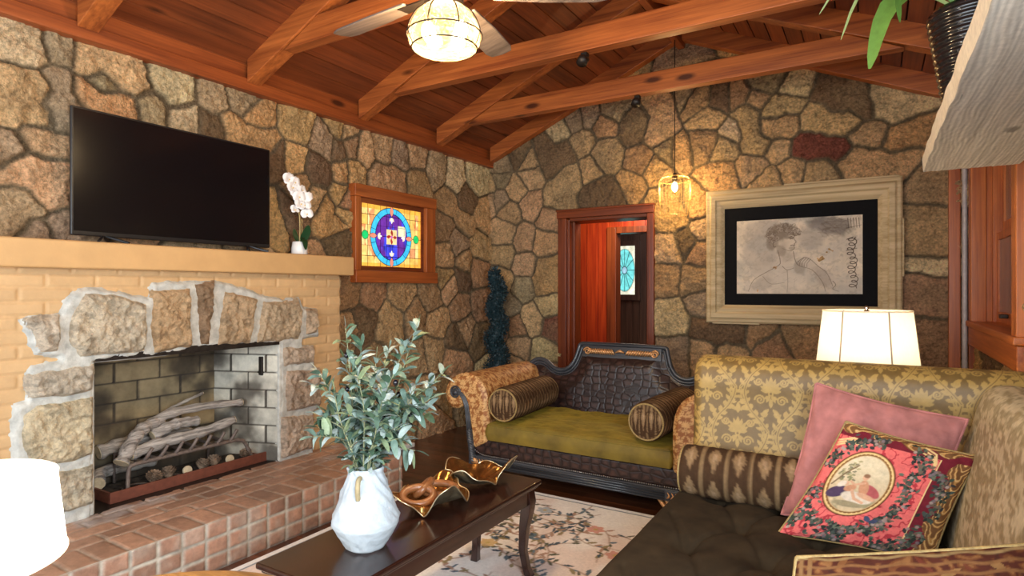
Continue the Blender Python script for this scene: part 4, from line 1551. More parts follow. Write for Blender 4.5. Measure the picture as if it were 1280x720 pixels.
for sg in (1, -1):
    n1 = len(PR)
    ny = 150
    yy = np.linspace(SYF + 0.012, SYB - 0.03, ny)
    px = np.array([p[0] for p in PR])
    pz = np.array([p[1] for p in PR])
    # resample profile finely
    tt = np.linspace(0, plen[-1], 190)
    fx = np.interp(tt, plen, px)
    fz = np.interp(tt, plen, pz)
    X = SX + sg * fx[:, None] + 0 * yy[None, :]
    Z = fz[:, None] - 0.0 * yy[None, :]
    Y = 0 * fx[:, None] + yy[None, :]
    T_, Y_ = np.meshgrid(tt, yy, indexing='ij')
    f = gridfaces(190, ny)
    if sg == 1:
        f = f[:, ::-1].copy()
    arm = mobj('arm', np.stack([X, Y, Z], -1).reshape(-1, 3), f, M['satin'], sett, True, orange(T_, Y_).reshape(-1, 3))
    # upholstered front face of the arm
    poly = [(SX + sg * a, b) for a, b in PR]
    xs_ = [p[0] for p in poly]
    X0, X1 = min(xs_) - 0.01, max(xs_) + 0.01

    def ff(a, b, poly=poly, X0=X0):
        d = sdf_poly(a + X0, b + 0.19, poly)
        h = 0.020 * sst(d, 0, 0.03) - 0.02 * sst(-d, 0.0, 0.008)
        return h, orange(a + 0.2, b)
    panel('arm_front', (X0, SYF + 0.010, 0.19), (1, 0, 0), (0, 0, 1), (0, -1, 0), X1 - X0, 0.55, 0.006, ff, M['satin'], arm,
          lambda a, b, poly=poly, X0=X0: sdf_poly(a + X0, b + 0.19, poly) > -0.006)
    # carved scroll strip with rosette and rope twist
    sc = spline([(-0.905, 0.600), (-0.865, 0.585), (-0.825, 0.53), (-0.805, 0.44), (-0.795, 0.34)], 40)
    for k in (-1, 0, 1):
        MB().tube([(SX + sg * (p.x + k * 0.013), SYF - 0.012, p.y) for p in sc], 0.008, 8).build('scroll_bead', M['ebony'], arm, smooth=True)
    mb = MB()
    sp = []
    for i in range(70):
        a = i / 69 * 2.4 * 2 * math.pi
        r_ = 0.046 * (1 - i / 80)
        sp.append((SX + sg * (-0.915 - r_ * math.cos(a) * -1), SYF - 0.012, 0.590 + r_ * math.sin(a)))
    mb.tube(sp, 0.0075, 8)
    mb.tube([(SX + sg * -0.915, SYF + 0.005, 0.59), (SX + sg * -0.915, SYF - 0.022, 0.59)], 0.017, 14)
    mb.build('rosette', M['ebony'], arm, smooth=True)
    rope = []
    for k in range(4):
        pts = []
        for i in range(36):
            t_ = i / 35
            a = t_ * 3.2 * 2 * math.pi + k * math.pi / 2
            cx_ = -0.795 + 0.035 * t_
            pts.append((SX + sg * (cx_ + 0.016 * math.cos(a)), SYF - 0.006 + 0.016 * math.sin(a), 0.34 - 0.22 * t_))
        rope.append(pts)
    mb = MB()
    for pts in rope:
        mb.tube(pts, 0.011, 6)
    mb.build('rope_twist', M['ebony'], arm, smooth=True)
    mb = MB()
    for p in spline([(-0.650, 0.20, 0), (-0.650, 0.26, 0)], 4):
        pass
    for i in range(0, len(PR) - 22, 1):
        if PR[i][1] > 0.3 and i % 2 == 0:
            mb.ball((SX + sg * PR[i][0], SYF - 0.004, PR[i][1]), 0.0035, 6)
# croc leather seat band, rails
mb = MB().box((SX - 0.80, SYF + 0.005, 0.165), (SX + 0.80, SYB - 0.02, 0.285))
mb.build('seat_base', M['croc'], sett, bevel=0.02, seg=3)
rail = MB()
rail.box((SX - 0.80, SYF - 0.01, 0.092), (SX + 0.80, SYF + 0.05, 0.165))
rail = rail.build('front_rail', M['ebony'], sett, bevel=0.005)
mb = MB()
for k in range(4):
    z = 0.103 + k * 0.015
    MB().tube([(SX - 0.60, SYF - 0.012, z), (SX + 0.60, SYF - 0.012, z)], 0.006, 8).build('reed', M['ebony'], rail, smooth=True)
mb = MB()
for i in range(115):
    x = SX - 0.775 + i * 1.55 / 114
    e = abs(x - SX) - 0.66
    z = 0.172 + (0.9 * max(0, e) ** 2 * 4)
    mb.ball((x, SYF - 0.002, z), 0.0048, 6)
tag(mb.build('nail_trim', M['nail'], rail, smooth=True), kind='stuff')
for sg in (-1, 1):
    cxp = SX + sg * 0.69
    mb = MB().box((cxp - 0.085, SYF - 0.02, 0.10), (cxp + 0.085, SYF, 0.158))
    blk = mb.build('corner_block', M['ebony'], rail, bevel=0.004)
    mb = MB()
    mb.tube([(cxp + sg * 0.055, SYF - 0.026, 0.129), (cxp + sg * 0.055, SYF - 0.018, 0.129)], 0.022, 14)
    for i in range(5):
        x = cxp - sg * (0.065 - i * 0.024)
        mb.tube(spline([(x - 0.008, SYF - 0.022, 0.112), (x + 0.008, SYF - 0.026, 0.13), (x - 0.004, SYF - 0.022, 0.148)], 8), [0.002, .004, .006, .007, .006, .005, .004, .003, 0.002][:len(spline([(0, 0, 0), (0, 0, .1), (0, 0, .2)], 8))], 6)
    mb.build('gilt_carving', M['gilt'], rail, smooth=True)
    # carved winged foot
    mb = MB()
    for k in range(6):
        t_ = k / 5
        mb.tube(spline([(cxp - sg * (0.13 - 0.045 * k), SYF + 0.02, 0.095), (cxp - sg * (0.085 - 0.032 * k), SYF - 0.005, 0.055), (cxp + sg * (0.015 + 0.010 * k), SYF - 0.02, 0.012)], 10), [0.016 - 0.0006 * q for q in range(11)], 7)
    mb.ball((cxp + sg * 0.035, SYF - 0.01, 0.022), 0.026, 10, 0.8)
    mb.build('carved_foot', M['gilt'], sett, smooth=True)
    mb = MB().tube(spline([(SX + sg * 0.70, SYB - 0.06, 0.17), (SX + sg * 0.71, SYB - 0.05, 0.08), (SX + sg * 0.74, SYB, 0.0)], 10), 0.028, 8)
    mb.build('back_foot', M['ebony'], sett, smooth=True)
mb = MB().box((SX - 0.78, SYB - 0.06, 0.09), (SX + 0.78, SYB - 0.01, 0.18))
mb.build('back_rail', M['ebony'], sett, bevel=0.005)


# back: shaped outline
def back_top(x):
    """outline height at |x| from the centre"""
    pts = [(0, .895), (0.30, .893), (0.345, .885), (0.362, .82), (0.385, .755), (0.43, .700), (0.50, .678), (0.565, .695), (0.625, .735), (0.685, .752), (0.74, .742), (0.785, .70), (0.80, .64)]
    return pts


half = [(p.x, p.y) for p in spline([(a, b, 0) for a, b in back_top(0)][2:], 44)]
half = [(0.0, .895), (0.15, .895), (0.30, .894), (0.335, .892)] + half
outl = [(-a, b) for a, b in half[::-1]] + half[1:]
YB0 = SYB - 0.085      # face of the back at seat height; leans back to the top


def lean(z):
    return YB0 + 0.10 * (z - 0.40) / 0.5


polyb = [(SX + a, b) for a, b in outl] + [(SX + 0.80, 0.2), (SX - 0.80, 0.2)]


def backface(a, b):
    x = a + SX - 0.82
    z = b + 0.2
    d = sdf_poly(x, z, polyb)
    h = 0.055 * sst(d, 0.0, 0.16) - 0.02 * sst(-d, 0, 0.01) + 0.012 * (fbm(x * 4, z * 4, 3, 2) - 0.5)
    return h - (0.10 * (z - 0.40) / 0.5), np.ones(a.shape + (3,))


bk = panel('backrest', (SX - 0.82, YB0 + 0.004, 0.2), (1, 0, 0), (0, 0, 1), (0, -1, 0), 1.64, 0.72, 0.009, backface, M['croc'], sett,
           lambda a, b: sdf_poly(a + SX - 0.82, b + 0.2, polyb) > -0.004)
mb = MB()
n = len(polyb)
v = [(p[0], lean(p[1]) + 0.006, p[1]) for p in polyb] + [(p[0], lean(p[1]) + 0.05, p[1]) for p in polyb]
mb.add(v, [tuple(range(n, 2 * n))] + [(i, (i + 1) % n, n + (i + 1) % n, n + i) for i in range(n)])
mb.build('back_panel', M['croc'], bk)
for k, (dz, r_) in enumerate(((0.004, 0.017), (-0.020, 0.010), (-0.038, 0.008))):
    pts = []
    m_ = len(outl)
    for i, (a, b) in enumerate(outl):
        p = Vector(outl[max(0, i - 1)])
        q_ = Vector(outl[min(m_ - 1, i + 1)])
        t_ = (q_ - p).normalized()
        nn = Vector((t_.y, -t_.x))
        if nn.y > 0 and False:
            nn = -nn
        # outline runs left to right, so the right hand normal points down/in
        pa = Vector((a, b)) + nn * (-dz)
        pts.append((SX + pa.x, lean(pa.y) - 0.006 + 0.004 * k, pa.y))
    MB().tube(pts, r_, 8).build('crest_moulding', M['ebony'], bk, smooth=True)
mb = MB()
zc = 0.852
mb.hexa([(SX - 0.315, lean(0.80) - 0.030, 0.798), (SX + 0.315, lean(0.80) - 0.030, 0.798), (SX + 0.315, lean(0.8) + 0.03, 0.802), (SX - 0.315, lean(0.8) + 0.03, 0.802)],
        [(SX - 0.315, lean(0.9) - 0.030, 0.890), (SX + 0.315, lean(0.9) - 0.030, 0.890), (SX + 0.315, lean(0.9) + 0.03, 0.888), (SX - 0.315, lean(0.9) + 0.03, 0.888)])
cp = mb.build('crest_tablet', M['ebony'], bk, bevel=0.005)
mb = MB()
zc = 0.846
for sg in (-1, 1):
    for i in range(11):
        x = sg * (0.045 + i * 0.0185)
        hgt = 0.036 - 0.0008 * abs(i - 5)
        mb.tube([(SX + x, lean(zc) - 0.036, zc - hgt * 0.55), (SX + x + sg * 0.012, lean(zc) - 0.041, zc), (SX + x + sg * 0.030, lean(zc) - 0.037, zc + hgt * 0.6)], [0.005, 0.010, 0.006], 6)
    sp = []
    for i in range(30):
        a = i / 29 * 3.6 * math.pi
        r_ = 0.030 * (1 - i / 36)
        sp.append((SX + sg * 0.268 + r_ * math.cos(a) * sg, lean(zc) - 0.038, zc + r_ * math.sin(a)))
    mb.tube(sp, 0.0065, 6)
mb.tube([(SX - 0.035, lean(zc) - 0.04, zc), (SX, lean(zc) - 0.046, zc + 0.012), (SX + 0.035, lean(zc) - 0.04, zc)], [0.006, 0.012, 0.006], 8)
mb.build('gilt_tablet_carving', M['gilt'], cp, smooth=True)


def cushion(name, x0, x1, y0, y1, z0, z1, mat, parent, puff=0.03, nx=70, ny=60, wr=0.006, seed=1, rnd=0.035, edgepipe=None):
    """box cushion with soft puffed top and rounded sides"""
    nn = 24

    def fn(u, v):
        # u around vertical section from bottom edge over top to the other bottom edge handled per-axis via superellipse
        x = 2 * u - 1
        y = 2 * v - 1
        return x, y
    nx2, ny2 = nx, ny
    us = np.linspace(-1, 1, nx2)
    vs = np.linspace(-1, 1, ny2)
    U, V = np.meshgrid(us, vs, indexing='ij')
    hx, hy = (x1 - x0) / 2, (y1 - y0) / 2
    cx_, cy_ = (x0 + x1) / 2, (y0 + y1) / 2
    ex = np.minimum((1 - np.abs(U)) * hx, (1 - np.abs(V)) * hy)
    rr_ = sst(ex, 0, rnd)
    X = cx_ + U * hx
    Y = cy_ + V * hy
    wrk = wr * (fbm(X * 7 + Y * 2, Y * 16, seed, 4) - 0.5) * 2
    top = z1 - puff * (1 - (1 - U ** 4) * (1 - V ** 4)) - rnd * 0.55 * (1 - np.sqrt(np.clip(1 - (1 - np.clip(ex / rnd, 0, 1)) ** 2, 0, 1))) + wrk * rr_
    P = [np.stack([X, Y, top], -1).reshape(-1, 3)]
    f = [gridfaces(nx2, ny2)]
    # skirt
    ring = [(i, 0) for i in range(nx2)] + [(nx2 - 1, j) for j in range(1, ny2)] + [(i, ny2 - 1) for i in range(nx2 - 2, -1, -1)] + [(0, j) for j in range(ny2 - 2, 0, -1)]
    m = len(ring)
    base = nx2 * ny2
    levels = 5
    sk = []
    for l in range(1, levels + 1):
        t = l / levels
        for (i, j) in ring:
            ox, oy = np.sign(U[i, j]) * (abs(U[i, j]) == 1), np.sign(V[i, j]) * (abs(V[i, j]) == 1)
            bul = 0.012 * math.sin(math.pi * min(1, t * 1.05))
            sk.append((X[i, j] + ox * bul, Y[i, j] + oy * bul, top[i, j] * (1 - t) + z0 * t))
    P.append(np.array(sk))
    fs = []
    prev = [i * ny2 + j for i, j in ring]
    for l in range(levels):
        cur = [base + l * m + k for k in range(m)]
        for k in range(m):
            fs.append((prev[k], cur[k], cur[(k + 1) % m], prev[(k + 1) % m]))
        prev = cur
    f.append(np.array(fs))
    o = mobj(name, np.concatenate(P), np.concatenate(f), mat, parent, True)
    o.data.update()
    if edgepipe is not None:
        mb = MB()
        pts = [(X[i, j], Y[i, j], top[i, j]) for i, j in ring]
        mb.tube(pts, 0.006, 6, closed=True)
        mb.build('piping', edgepipe, o, smooth=True)
    return o


cu_ = cushion('seat_cushion', SX - 0.635, SX + 0.635, SYF - 0.015, SYB - 0.16, 0.285, 0.425, M['velvet'], sett, 0.02, 130, 100, 0.018, 5, 0.03, M['velvet'])


# bolsters: cover, gathered end discs and piping, built along x in local space
def make_bolster(name, label, L, r_, loc, group, pq=(0.085, 0.125), seed=0):
    t = thing(name, label, 'cushion', loc, group, local=True)
    nu, nv = 110, 84

    def fn(u, v):
        s = (u - 0.5) * L
        e = np.clip((0.5 - np.abs(u - 0.5)) * L / 0.03, 0, 1)
        rr_ = r_ * (0.90 + 0.10 * np.sqrt(1 - (1 - e) ** 2)) * (1 + 0.012 * np.sin(u * L * 160 + 2 * np.sin(v * 12)) + 0.02 * (fbm(u * 9, v * 7, seed, 3) - 0.5))
        return (s, rr_ * np.cos(2 * np.pi * v), rr_ * np.sin(2 * np.pi * v))

    def cf(u, v):
        return ikat(u * L, v * 2 * np.pi * r_, *pq)
    o = surf('cover', fn, nu, nv, M['cloth'], t, cv=True, colfn=cf)
    for sg in (-1, 1):
        def fe(u, v, sg=sg):
            rr_ = u * r_ * 0.90
            return (sg * (L / 2 + 0.010 * (1 - u ** 2) + 0 * v) + 0 * u, sg * rr_ * np.cos(2 * np.pi * v), rr_ * np.sin(2 * np.pi * v))

        def ce(u, v, sg=sg):
            rr_ = u * r_
            return ikat(rr_ * np.cos(2 * np.pi * v) + 0.042, rr_ * np.sin(2 * np.pi * v) * 0.8 + 0.06, 0.055, 0.17)
        surf('end_panel', fe, 30, 48, M['cloth'], t, cv=True, colfn=ce)
        mb = MB().tube([(sg * L / 2, r_ * 0.905 * math.cos(k * math.pi / 24), r_ * 0.905 * math.sin(k * math.pi / 24)) for k in range(48)], 0.0055, 6, closed=True)
        mb.build('piping', M['piping'], t, smooth=True)
    return t


b1 = make_bolster('bolster_cushion', 'brown ikat bolster lying along the left arm of the settee', 0.68, 0.117, (SX - 0.512, 3.745, 0.545), 'ikat bolsters', (0.045, 0.16), 1)
b1.rotation_euler = (0, 0, R(90 + 3))
b2 = copy_tree(b1)
b2.location = (SX + 0.515, 3.755, 0.545)
b2.rotation_euler = (0, 0, R(90 - 3))
b2['label'] = 'brown ikat bolster lying along the right arm of the settee'

# ================================================================== DAYBED SOFA (right)
SOX0, SOX1 = -0.755, 0.27
sofa = thing('sofa', 'deep sofa with tufted brown velvet seat and gold damask scrolled end', 'sofa', (-0.2, 1.95, 0.0))


def seatfn(u, v):
    x = SOX0 + u * (SOX1 + 0.03 - SOX0)
    y = 0.95 + v * 1.92
    h = 0.455 + 0 * x
    tuf = []
    for j in range(7):
        for i in range(4):
            tuf.append((SOX0 + 0.19 + i * 0.26 + (0.13 if j % 2 else 0), 1.05 + j * 0.26))
    dimp = 0
    for tx, ty in tuf:
        r2 = (x - tx) ** 2 + (y - ty) ** 2
        dimp = dimp + 0.036 * np.exp(-r2 / 0.0028) + 0.012 * np.exp(-r2 / 0.012)
        for sx_, sy_ in ((1, 1), (-1, 1)):
            L = math.hypot(0.13, 0.26)
            dx, dy = 0.13 * sx_ / L, 0.26 * sy_ / L
            p = (x - tx) * dx + (y - ty) * dy
            q_ = -(x - tx) * dy + (y - ty) * dx
            dimp = dimp + 0.010 * np.exp(-(q_ / 0.011) ** 2) * sst(p, -0.01, 0.03) * (1 - sst(p, L - 0.04, L + 0.01))
    h = h - dimp + 0.005 * (fbm(x * 9, y * 5, 3, 4) - 0.5) * 2
    # front edge rolls over on the left side
    e = np.clip((x - SOX0) / 0.05, 0, 1)
    h = h - 0.05 * (1 - np.sqrt(1 - (1 - e) ** 2))
    return (x - 0.0 * e, y, h)


seat = surf('seat', seatfn, 170, 260, M['brownvelvet'], sofa)
MB().box((SOX0 + 0.004, 0.95, 0.26), (0.45, 2.87, 0.40)).build('seat_side', M['brownvelvet'], seat, bevel=0.02, seg=3)
MB().box((SOX0 + 0.03, 0.95, 0.10), (0.47, 2.95, 0.265)).build('frame', M['ebony'], sofa, bevel=0.01)
for x, y in ((SOX0 + 0.09, 1.03), (SOX0 + 0.09, 2.85), (0.40, 1.03), (0.40, 2.85)):
    MB().lathe(x, y, [(0.0, 0.0115), (0.022, 0.0115), (0.034, 0.03), (0.026, 0.07), (0.036, 0.10), (0.0, 0.10)], 16).build('leg', M['ebony'], sofa, smooth=True)

# tall scrolled end, damask: profile in (y,z), swept along x
EP = spline([(0, 2.735, 0.36), (0, 2.765, 0.55), (0, 2.79, 0.72), (0, 2.80, 0.83), (0, 2.80, 0.92), (0, 2.825, 0.985), (0, 2.885, 1.018), (0, 2.955, 1.01), (0, 3.02, 0.965), (0, 3.045, 0.895), (0, 3.02, 0.82), (0, 2.96, 0.79), (0, 2.93, 0.72), (0, 2.93, 0.4), (0, 2.93, 0.12)], 90)
ey = np.array([p.y for p in EP])
ez = np.array([p.z for p in EP])
el = np.concatenate([[0], np.cumsum(np.hypot(np.diff(ey), np.diff(ez)))])
GA, GB = (0.165, 0.098, 0.028), (0.39, 0.248, 0.070)


def endfn(u, v):
    x = SOX0 + 0.025 + u * 1.20
    t = v * el[-1]
    y = np.interp(t, el, ey)
    z = np.interp(t, el, ez)
    # soft round of the left end
    e = np.clip(u * 1.20 / 0.05, 0, 1)
    k = 1 - np.sqrt(1 - (1 - e) ** 2)
    cy_, cz_ = 2.92, np.minimum(z, 0.90)
    return (x, y + (cy_ - y) * 0.45 * k, z + (cz_ - z) * 0.45 * k)


def endcol(u, v):
    s = u * 1.20
    t = v * el[-1]
    m = damask(s + 0.20, t + 0.02, 0.27, 0.37)
    c = duo(m, GA, GB)
    # same damask tones over the whole roll; height is left unused
    z = np.interp(t, el, ez)
    return c * (0.9 + 0.2 * fbm(s * 30, t * 30, 3, 3)[..., None])


end = surf('scrolled_end', endfn, 400, 470, M['satin'], sofa, colfn=endcol)
# left gable of the scrolled end
poly = [(p.y, p.z) for p in EP]


def gab(a, b):
    d = sdf_poly(a + 2.70, b + 0.12, poly + [(2.735, 0.12)])
    return 0.02 * sst(d, 0, 0.05) - 0.02, duo(damask(a, b, 0.3, 0.4), GA, GB)


panel('end_gable', (SOX0 + 0.05, 2.70, 0.12), (0, 1, 0), (0, 0, 1), (-1, 0, 0), 0.36, 0.92, 0.01, gab, M['satin'], end,
      lambda a, b: sdf_poly(a + 2.70, b + 0.12, poly + [(2.735, 0.12)]) > 0.004)
# low back along the right wall, pale sage figured cloth: profile in (x,z), swept along y
BP = spline([(0.195, 0, 0.36), (0.215, 0, 0.52), (0.245, 0, 0.66), (0.29, 0, 0.82), (0.315, 0, 0.92), (0.345, 0, 0.972), (0.40, 0, 0.992), (0.46, 0, 0.972), (0.49, 0, 0.91), (0.47, 0, 0.84), (0.43, 0, 0.80), (0.43, 0, 0.12)], 80)
bx = np.array([p.x for p in BP])
bz = np.array([p.z for p in BP])
bl = np.concatenate([[0], np.cumsum(np.hypot(np.diff(bx), np.diff(bz)))])


def backfn(u, v):
    y = 0.95 + u * 1.83
    t = v * bl[-1]
    x = np.interp(t, bl, bx)
    z = np.interp(t, bl, bz)
    e = np.clip((1 - u) * 1.83 / 0.10, 0, 1)
    k = 1 - np.sqrt(1 - (1 - e) ** 2)
    return (x + (0.36 - x) * 0.3 * k, y, z - 0.05 * k * sst(z, 0.6, 0.95))


def backcol(u, v):
    s = u * 1.83
    t = v * bl[-1]
    m = sst(fbm(s * 22 + t * 16, t * 70 - s * 14, 91, 4), 0.47, 0.56) * 0.8 + 0.2 * damask(s, t, 0.34, 0.46)
    return duo(m, (0.30, 0.235, 0.125), (0.58, 0.49, 0.32))


surf('backrest', backfn, 230, 190, M['satin'], sofa, colfn=backcol)

b3 = copy_tree(b1)
for ch in [x for x in bpy.data.objects if x.parent == b3]:
    pass
bpy.data.objects.remove(b3) if False else None


def drop(o):
    for ch in [x for x in bpy.data.objects if x.parent == o]:
        drop(ch)
    bpy.data.objects.remove(o)


drop(b3)
b3 = make_bolster('bolster_cushion', 'brown ikat bolster lying against the gold damask end of the sofa', 0.92, 0.108, (-0.265, 2.655, 0.535), 'ikat bolsters', (0.098, 0.16), 9)


# ================================================================== PILLOWS
def pillow(name, label, corners, thick, mat, canvas=None, n=90, pinch=0.10, pipe=None, seed=0, backmat=None, group=None, wr=0.006):
    """corners BL, BR, TR, TL as seen from the front"""
    BL, BR, TR, TL = [np.array(c, float) for c in corners]
    ctr = (BL + BR + TR + TL) / 4
    t = thing(name, label, 'cushion', tuple(ctr), group)
    nu, nv = (canvas.nx, canvas.ny) if canvas is not None else (n, n)
    u, v = np.meshgrid(np.linspace(0, 1, nu), np.linspace(0, 1, nv), indexing='ij')
    # sides bow inward between the corners
    x = 2 * u - 1
    y = 2 * v - 1
    xb = x * (1 - pinch * 0.5 * (1 - y ** 2)) if pinch else x
    yb = y * (1 - pinch * 0.5 * (1 - x ** 2))
    uu, vv = (xb + 1) / 2, (yb + 1) / 2
    P = BL * ((1 - uu) * (1 - vv))[..., None] + BR * (uu * (1 - vv))[..., None] + TR * (uu * vv)[..., None] + TL * ((1 - uu) * vv)[..., None]
    N = np.cross(BR - BL, TL - BL)
    N = N / np.linalg.norm(N)
    prof = np.clip((1 - x ** 2) * (1 - y ** 2), 0, 1) ** 0.42
    w = wr * (fbm(u * 6, v * 6, seed, 4) - 0.5) * 2
    ed = np.minimum(1 - np.abs(x), 1 - np.abs(y))
    w = w * sst(ed, 0, 0.15) + 0.004 * np.sin((x + y * 0.4) * 26) * (1 - sst(ed, 0.02, 0.22)) * sst(ed, 0, 0.02)
    f = gridfaces(nu, nv)
    col = canvas.I.reshape(-1, 3) if canvas is not None else None
    front = P + N * (prof * thick + w)[..., None]
    o1 = mobj('front_panel', front.reshape(-1, 3), f, mat, t, True, col)
    back = P - N * (prof * thick)[..., None]
    mobj('back_panel', back.reshape(-1, 3), f[:, ::-1].copy(), backmat or mat, t, True, col)
    edge = [tuple(P[i, 0]) for i in range(nu)] + [tuple(P[-1, j]) for j in range(1, nv)] + [tuple(P[i, -1]) for i in range(nu - 2, -1, -1)] + [tuple(P[0, j]) for j in range(nv - 2, 0, -1)]
    MB().tube(edge[::2], 0.005, 6, closed=True).build('piping', pipe or mat, t, smooth=True)
    return t


pillow('scatter_cushion', 'plain dusty pink velvet cushion leaning against the gold damask sofa end', [(-0.315, 2.535, 0.452), (0.16, 2.46, 0.452), (0.275, 2.62, 0.872), (-0.205, 2.67, 0.955)],
       0.060, M['pinkvelvet'], None, 80, 0.12, M['pinkvelvet'], 4, wr=0.012)


def floral():
    S = 0.46
    c = Canvas(S, S, 0.0021, (0.60, 0.09, 0.08))
    X, Y = c.X, c.Y
    # coral ground with darker scrolling damask
    m = sst(np.abs(fbm(X * 34, Y * 34, 31, 3) - 0.5), 0.03, 0.06)
    c.I = duo(1 - m, (0.68, 0.135, 0.12), (0.40, 0.035, 0.045))
    c.I = c.I * (0.9 + 0.2 * fbm(X * 9, Y * 9, 3, 2)[..., None])
    GO, GD, GL = (0.42, 0.21, 0.06), (0.16, 0.07, 0.025), (0.72, 0.50, 0.22)
    MA = (0.15, 0.012, 0.022)
    # maroon border with baroque gilt at the right and top
    bw = 0.105
    for side in ('r', 't'):
        D = (S - X) if side == 'r' else (S - Y)
        L = Y if side == 'r' else X
        k = bw if side == 'r' else 0.048
        c.put((D < k) * 1.0, MA)
        if side == 'r':
            c.put(((D < k) & (D > k - 0.006)) * 1.0, GL)
        gl = k * 0.52
        wob = 0.012 * np.sin(L * 55)
        gm = ((D < gl + wob) * 1.0)
        c.put(gm, GD)
        st = sst(np.sin(L * 120 + 9 * np.sin(D * 70) + 16 * fbm(X * 22, Y * 22, 8, 3)) + 1.2 * (fbm(X * 60, Y * 60, 8, 2) - 0.5), 0.1, 0.6)
        c.put(gm * st, GO)
        st2 = sst(np.sin(L * 120 + 9 * np.sin(D * 70) + 16 * fbm(X * 22, Y * 22, 8, 3)), 0.85, 0.99) * 0.7
        c.put(gm * st2, GL)
    for i in range(3):
        c.line([(S - 0.165, S - 0.012 - i * 0.012), (S - 0.125, S - 0.03 - i * 0.012), (S - 0.11, S - 0.07 - i * 0.01)], 0.003, GL)
        c.line([(0.01, S - 0.09 + i * 0.010), (0.055, S - 0.065 + i * 0.008), (0.10, S - 0.07 + i * 0.01)], 0.003, GL)
    # garlands of blue-green leaves
    rg = random.Random(21)
    LC = [(0.022, 0.030, 0.022), (0.048, 0.066, 0.045), (0.11, 0.13, 0.09), (0.035, 0.032, 0.032), (0.16, 0.105, 0.075), (0.06, 0.075, 0.062)]

    def garland(pts, w, n):
        P = spline([(a * S, b * S, 0) for a, b in pts], 60)
        for i in range(n):
            p = P[rg.randrange(len(P))]
            x, y = p.x + rg.gauss(0, w), p.y + rg.gauss(0, w)
            c.leaf(x, y, rg.uniform(0.014, 0.026), rg.uniform(0.004, 0.007), rg.uniform(0, 6.28), rg.choice(LC))
        for i in range(n // 9):
            p = P[rg.randrange(len(P))]
            c.ell(p.x + rg.gauss(0, w), p.y + rg.gauss(0, w), 0.006, 0.006, rg.choice([(0.30, 0.20, 0.17), (0.17, 0.13, 0.14), (0.34, 0.26, 0.22)]))
    garland([(0.02, 0.62), (0.16, 0.86), (0.36, 0.93)], 0.010, 90)
    garland([(0.05, 0.42), (0.10, 0.20), (0.32, 0.13), (0.52, 0.16)], 0.010, 130)
    garland([(0.55, 0.16), (0.66, 0.40), (0.64, 0.74)], 0.011, 130)
    garland([(0.62, 0.94), (0.72, 0.78), (0.86, 0.72), (0.88, 0.55), (0.86, 0.34)], 0.012, 150)
    garland([(0.60, 0.03), (0.74, 0.06), (0.84, 0.22)], 0.014, 110)
    garland([(0.24, 0.05), (0.34, 0.03), (0.38, 0.10)], 0.016, 90)
    garland([(0.0, 0.25), (0.04, 0.12)], 0.010, 40)
    # oval medallion with a pale pastoral scene
    mx, my, rx, ry = 0.325 * S, 0.535 * S, 0.092, 0.116
    c.ell(mx, my, rx + 0.019, ry + 0.019, (0.06, 0.018, 0.012))
    c.ell(mx, my, rx + 0.015, ry + 0.015, GO)
    c.ring(mx, my, rx + 0.010, ry + 0.010, 0.0022, GL)
    c.ring(mx, my, rx + 0.004, ry + 0.004, 0.002, GD)
    for k in range(44):
        a = 2 * math.pi * k / 44
        c.ell(mx + (rx + 0.008) * math.cos(a), my + (ry + 0.008) * math.sin(a), 0.0026, 0.0026, GL)
    c.ell(mx, my, rx, ry, (0.56, 0.42, 0.25))
    q = ((X - mx) / rx) ** 2 + ((Y - my) / ry) ** 2
    ins = q < 0.97
    sky = sst(Y, my - 0.05, my + 0.09)
    c.put(ins * sky * 0.8, (0.66, 0.55, 0.37))
    gr = sst(fbm(X * 28, Y * 28, 44, 3), 0.42, 0.6)
    c.put(ins * (1 - sst(Y, my - 0.075, my - 0.035)) * gr * 0.8, (0.22, 0.20, 0.11))
    rg2 = random.Random(5)
    for k in range(46):
        x, y = mx + rg2.uniform(-0.095, -0.03), my + rg2.uniform(0.0, 0.085)
        if ((x - mx) / rx) ** 2 + ((y - my) / ry) ** 2 < 0.85:
            c.leaf(x, y, 0.016, 0.004, rg2.uniform(-0.5, 1.2), rg2.choice([(0.20, 0.19, 0.09), (0.33, 0.28, 0.13), (0.13, 0.12, 0.07)]), 0.8)
    c.line([(mx - 0.085, my - 0.02), (mx - 0.06, my + 0.03), (mx - 0.03, my + 0.07)], 0.003, (0.20, 0.13, 0.07))
    SK, SK2, DRP, WHT, PUR = (0.50, 0.235, 0.13), (0.60, 0.33, 0.20), (0.40, 0.09, 0.09), (0.64, 0.53, 0.41), (0.07, 0.04, 0.08)
    c.ell(mx - 0.055, my - 0.045, 0.035, 0.022, PUR, 0.5)
    c.ell(mx + 0.015, my - 0.055, 0.052, 0.022, WHT, -0.1)
    c.ell(mx + 0.050, my - 0.020, 0.036, 0.018, DRP, -0.6)
    c.ell(mx + 0.022, my - 0.012, 0.016, 0.032, SK, 0.3)
    c.ell(mx + 0.042, my - 0.045, 0.034, 0.010, SK2, -0.25)
    c.ell(mx + 0.012, my + 0.030, 0.0105, 0.012, SK2)
    c.ell(mx + 0.013, my + 0.037, 0.011, 0.008, (0.25, 0.13, 0.07))
    c.line([(mx + 0.018, my + 0.008), (mx - 0.012, my - 0.006), (mx - 0.028, my + 0.004)], 0.004, SK2)
    c.ell(mx - 0.020, my - 0.022, 0.020, 0.013, SK, 0.5)
    c.ell(mx - 0.038, my - 0.006, 0.008, 0.009, SK2)
    c.line([(mx - 0.01, my - 0.03), (mx + 0.01, my - 0.06), (mx + 0.04, my - 0.07)], 0.005, SK2)
    c.ell(mx - 0.052, my - 0.012, 0.016, 0.010, WHT, 0.8)
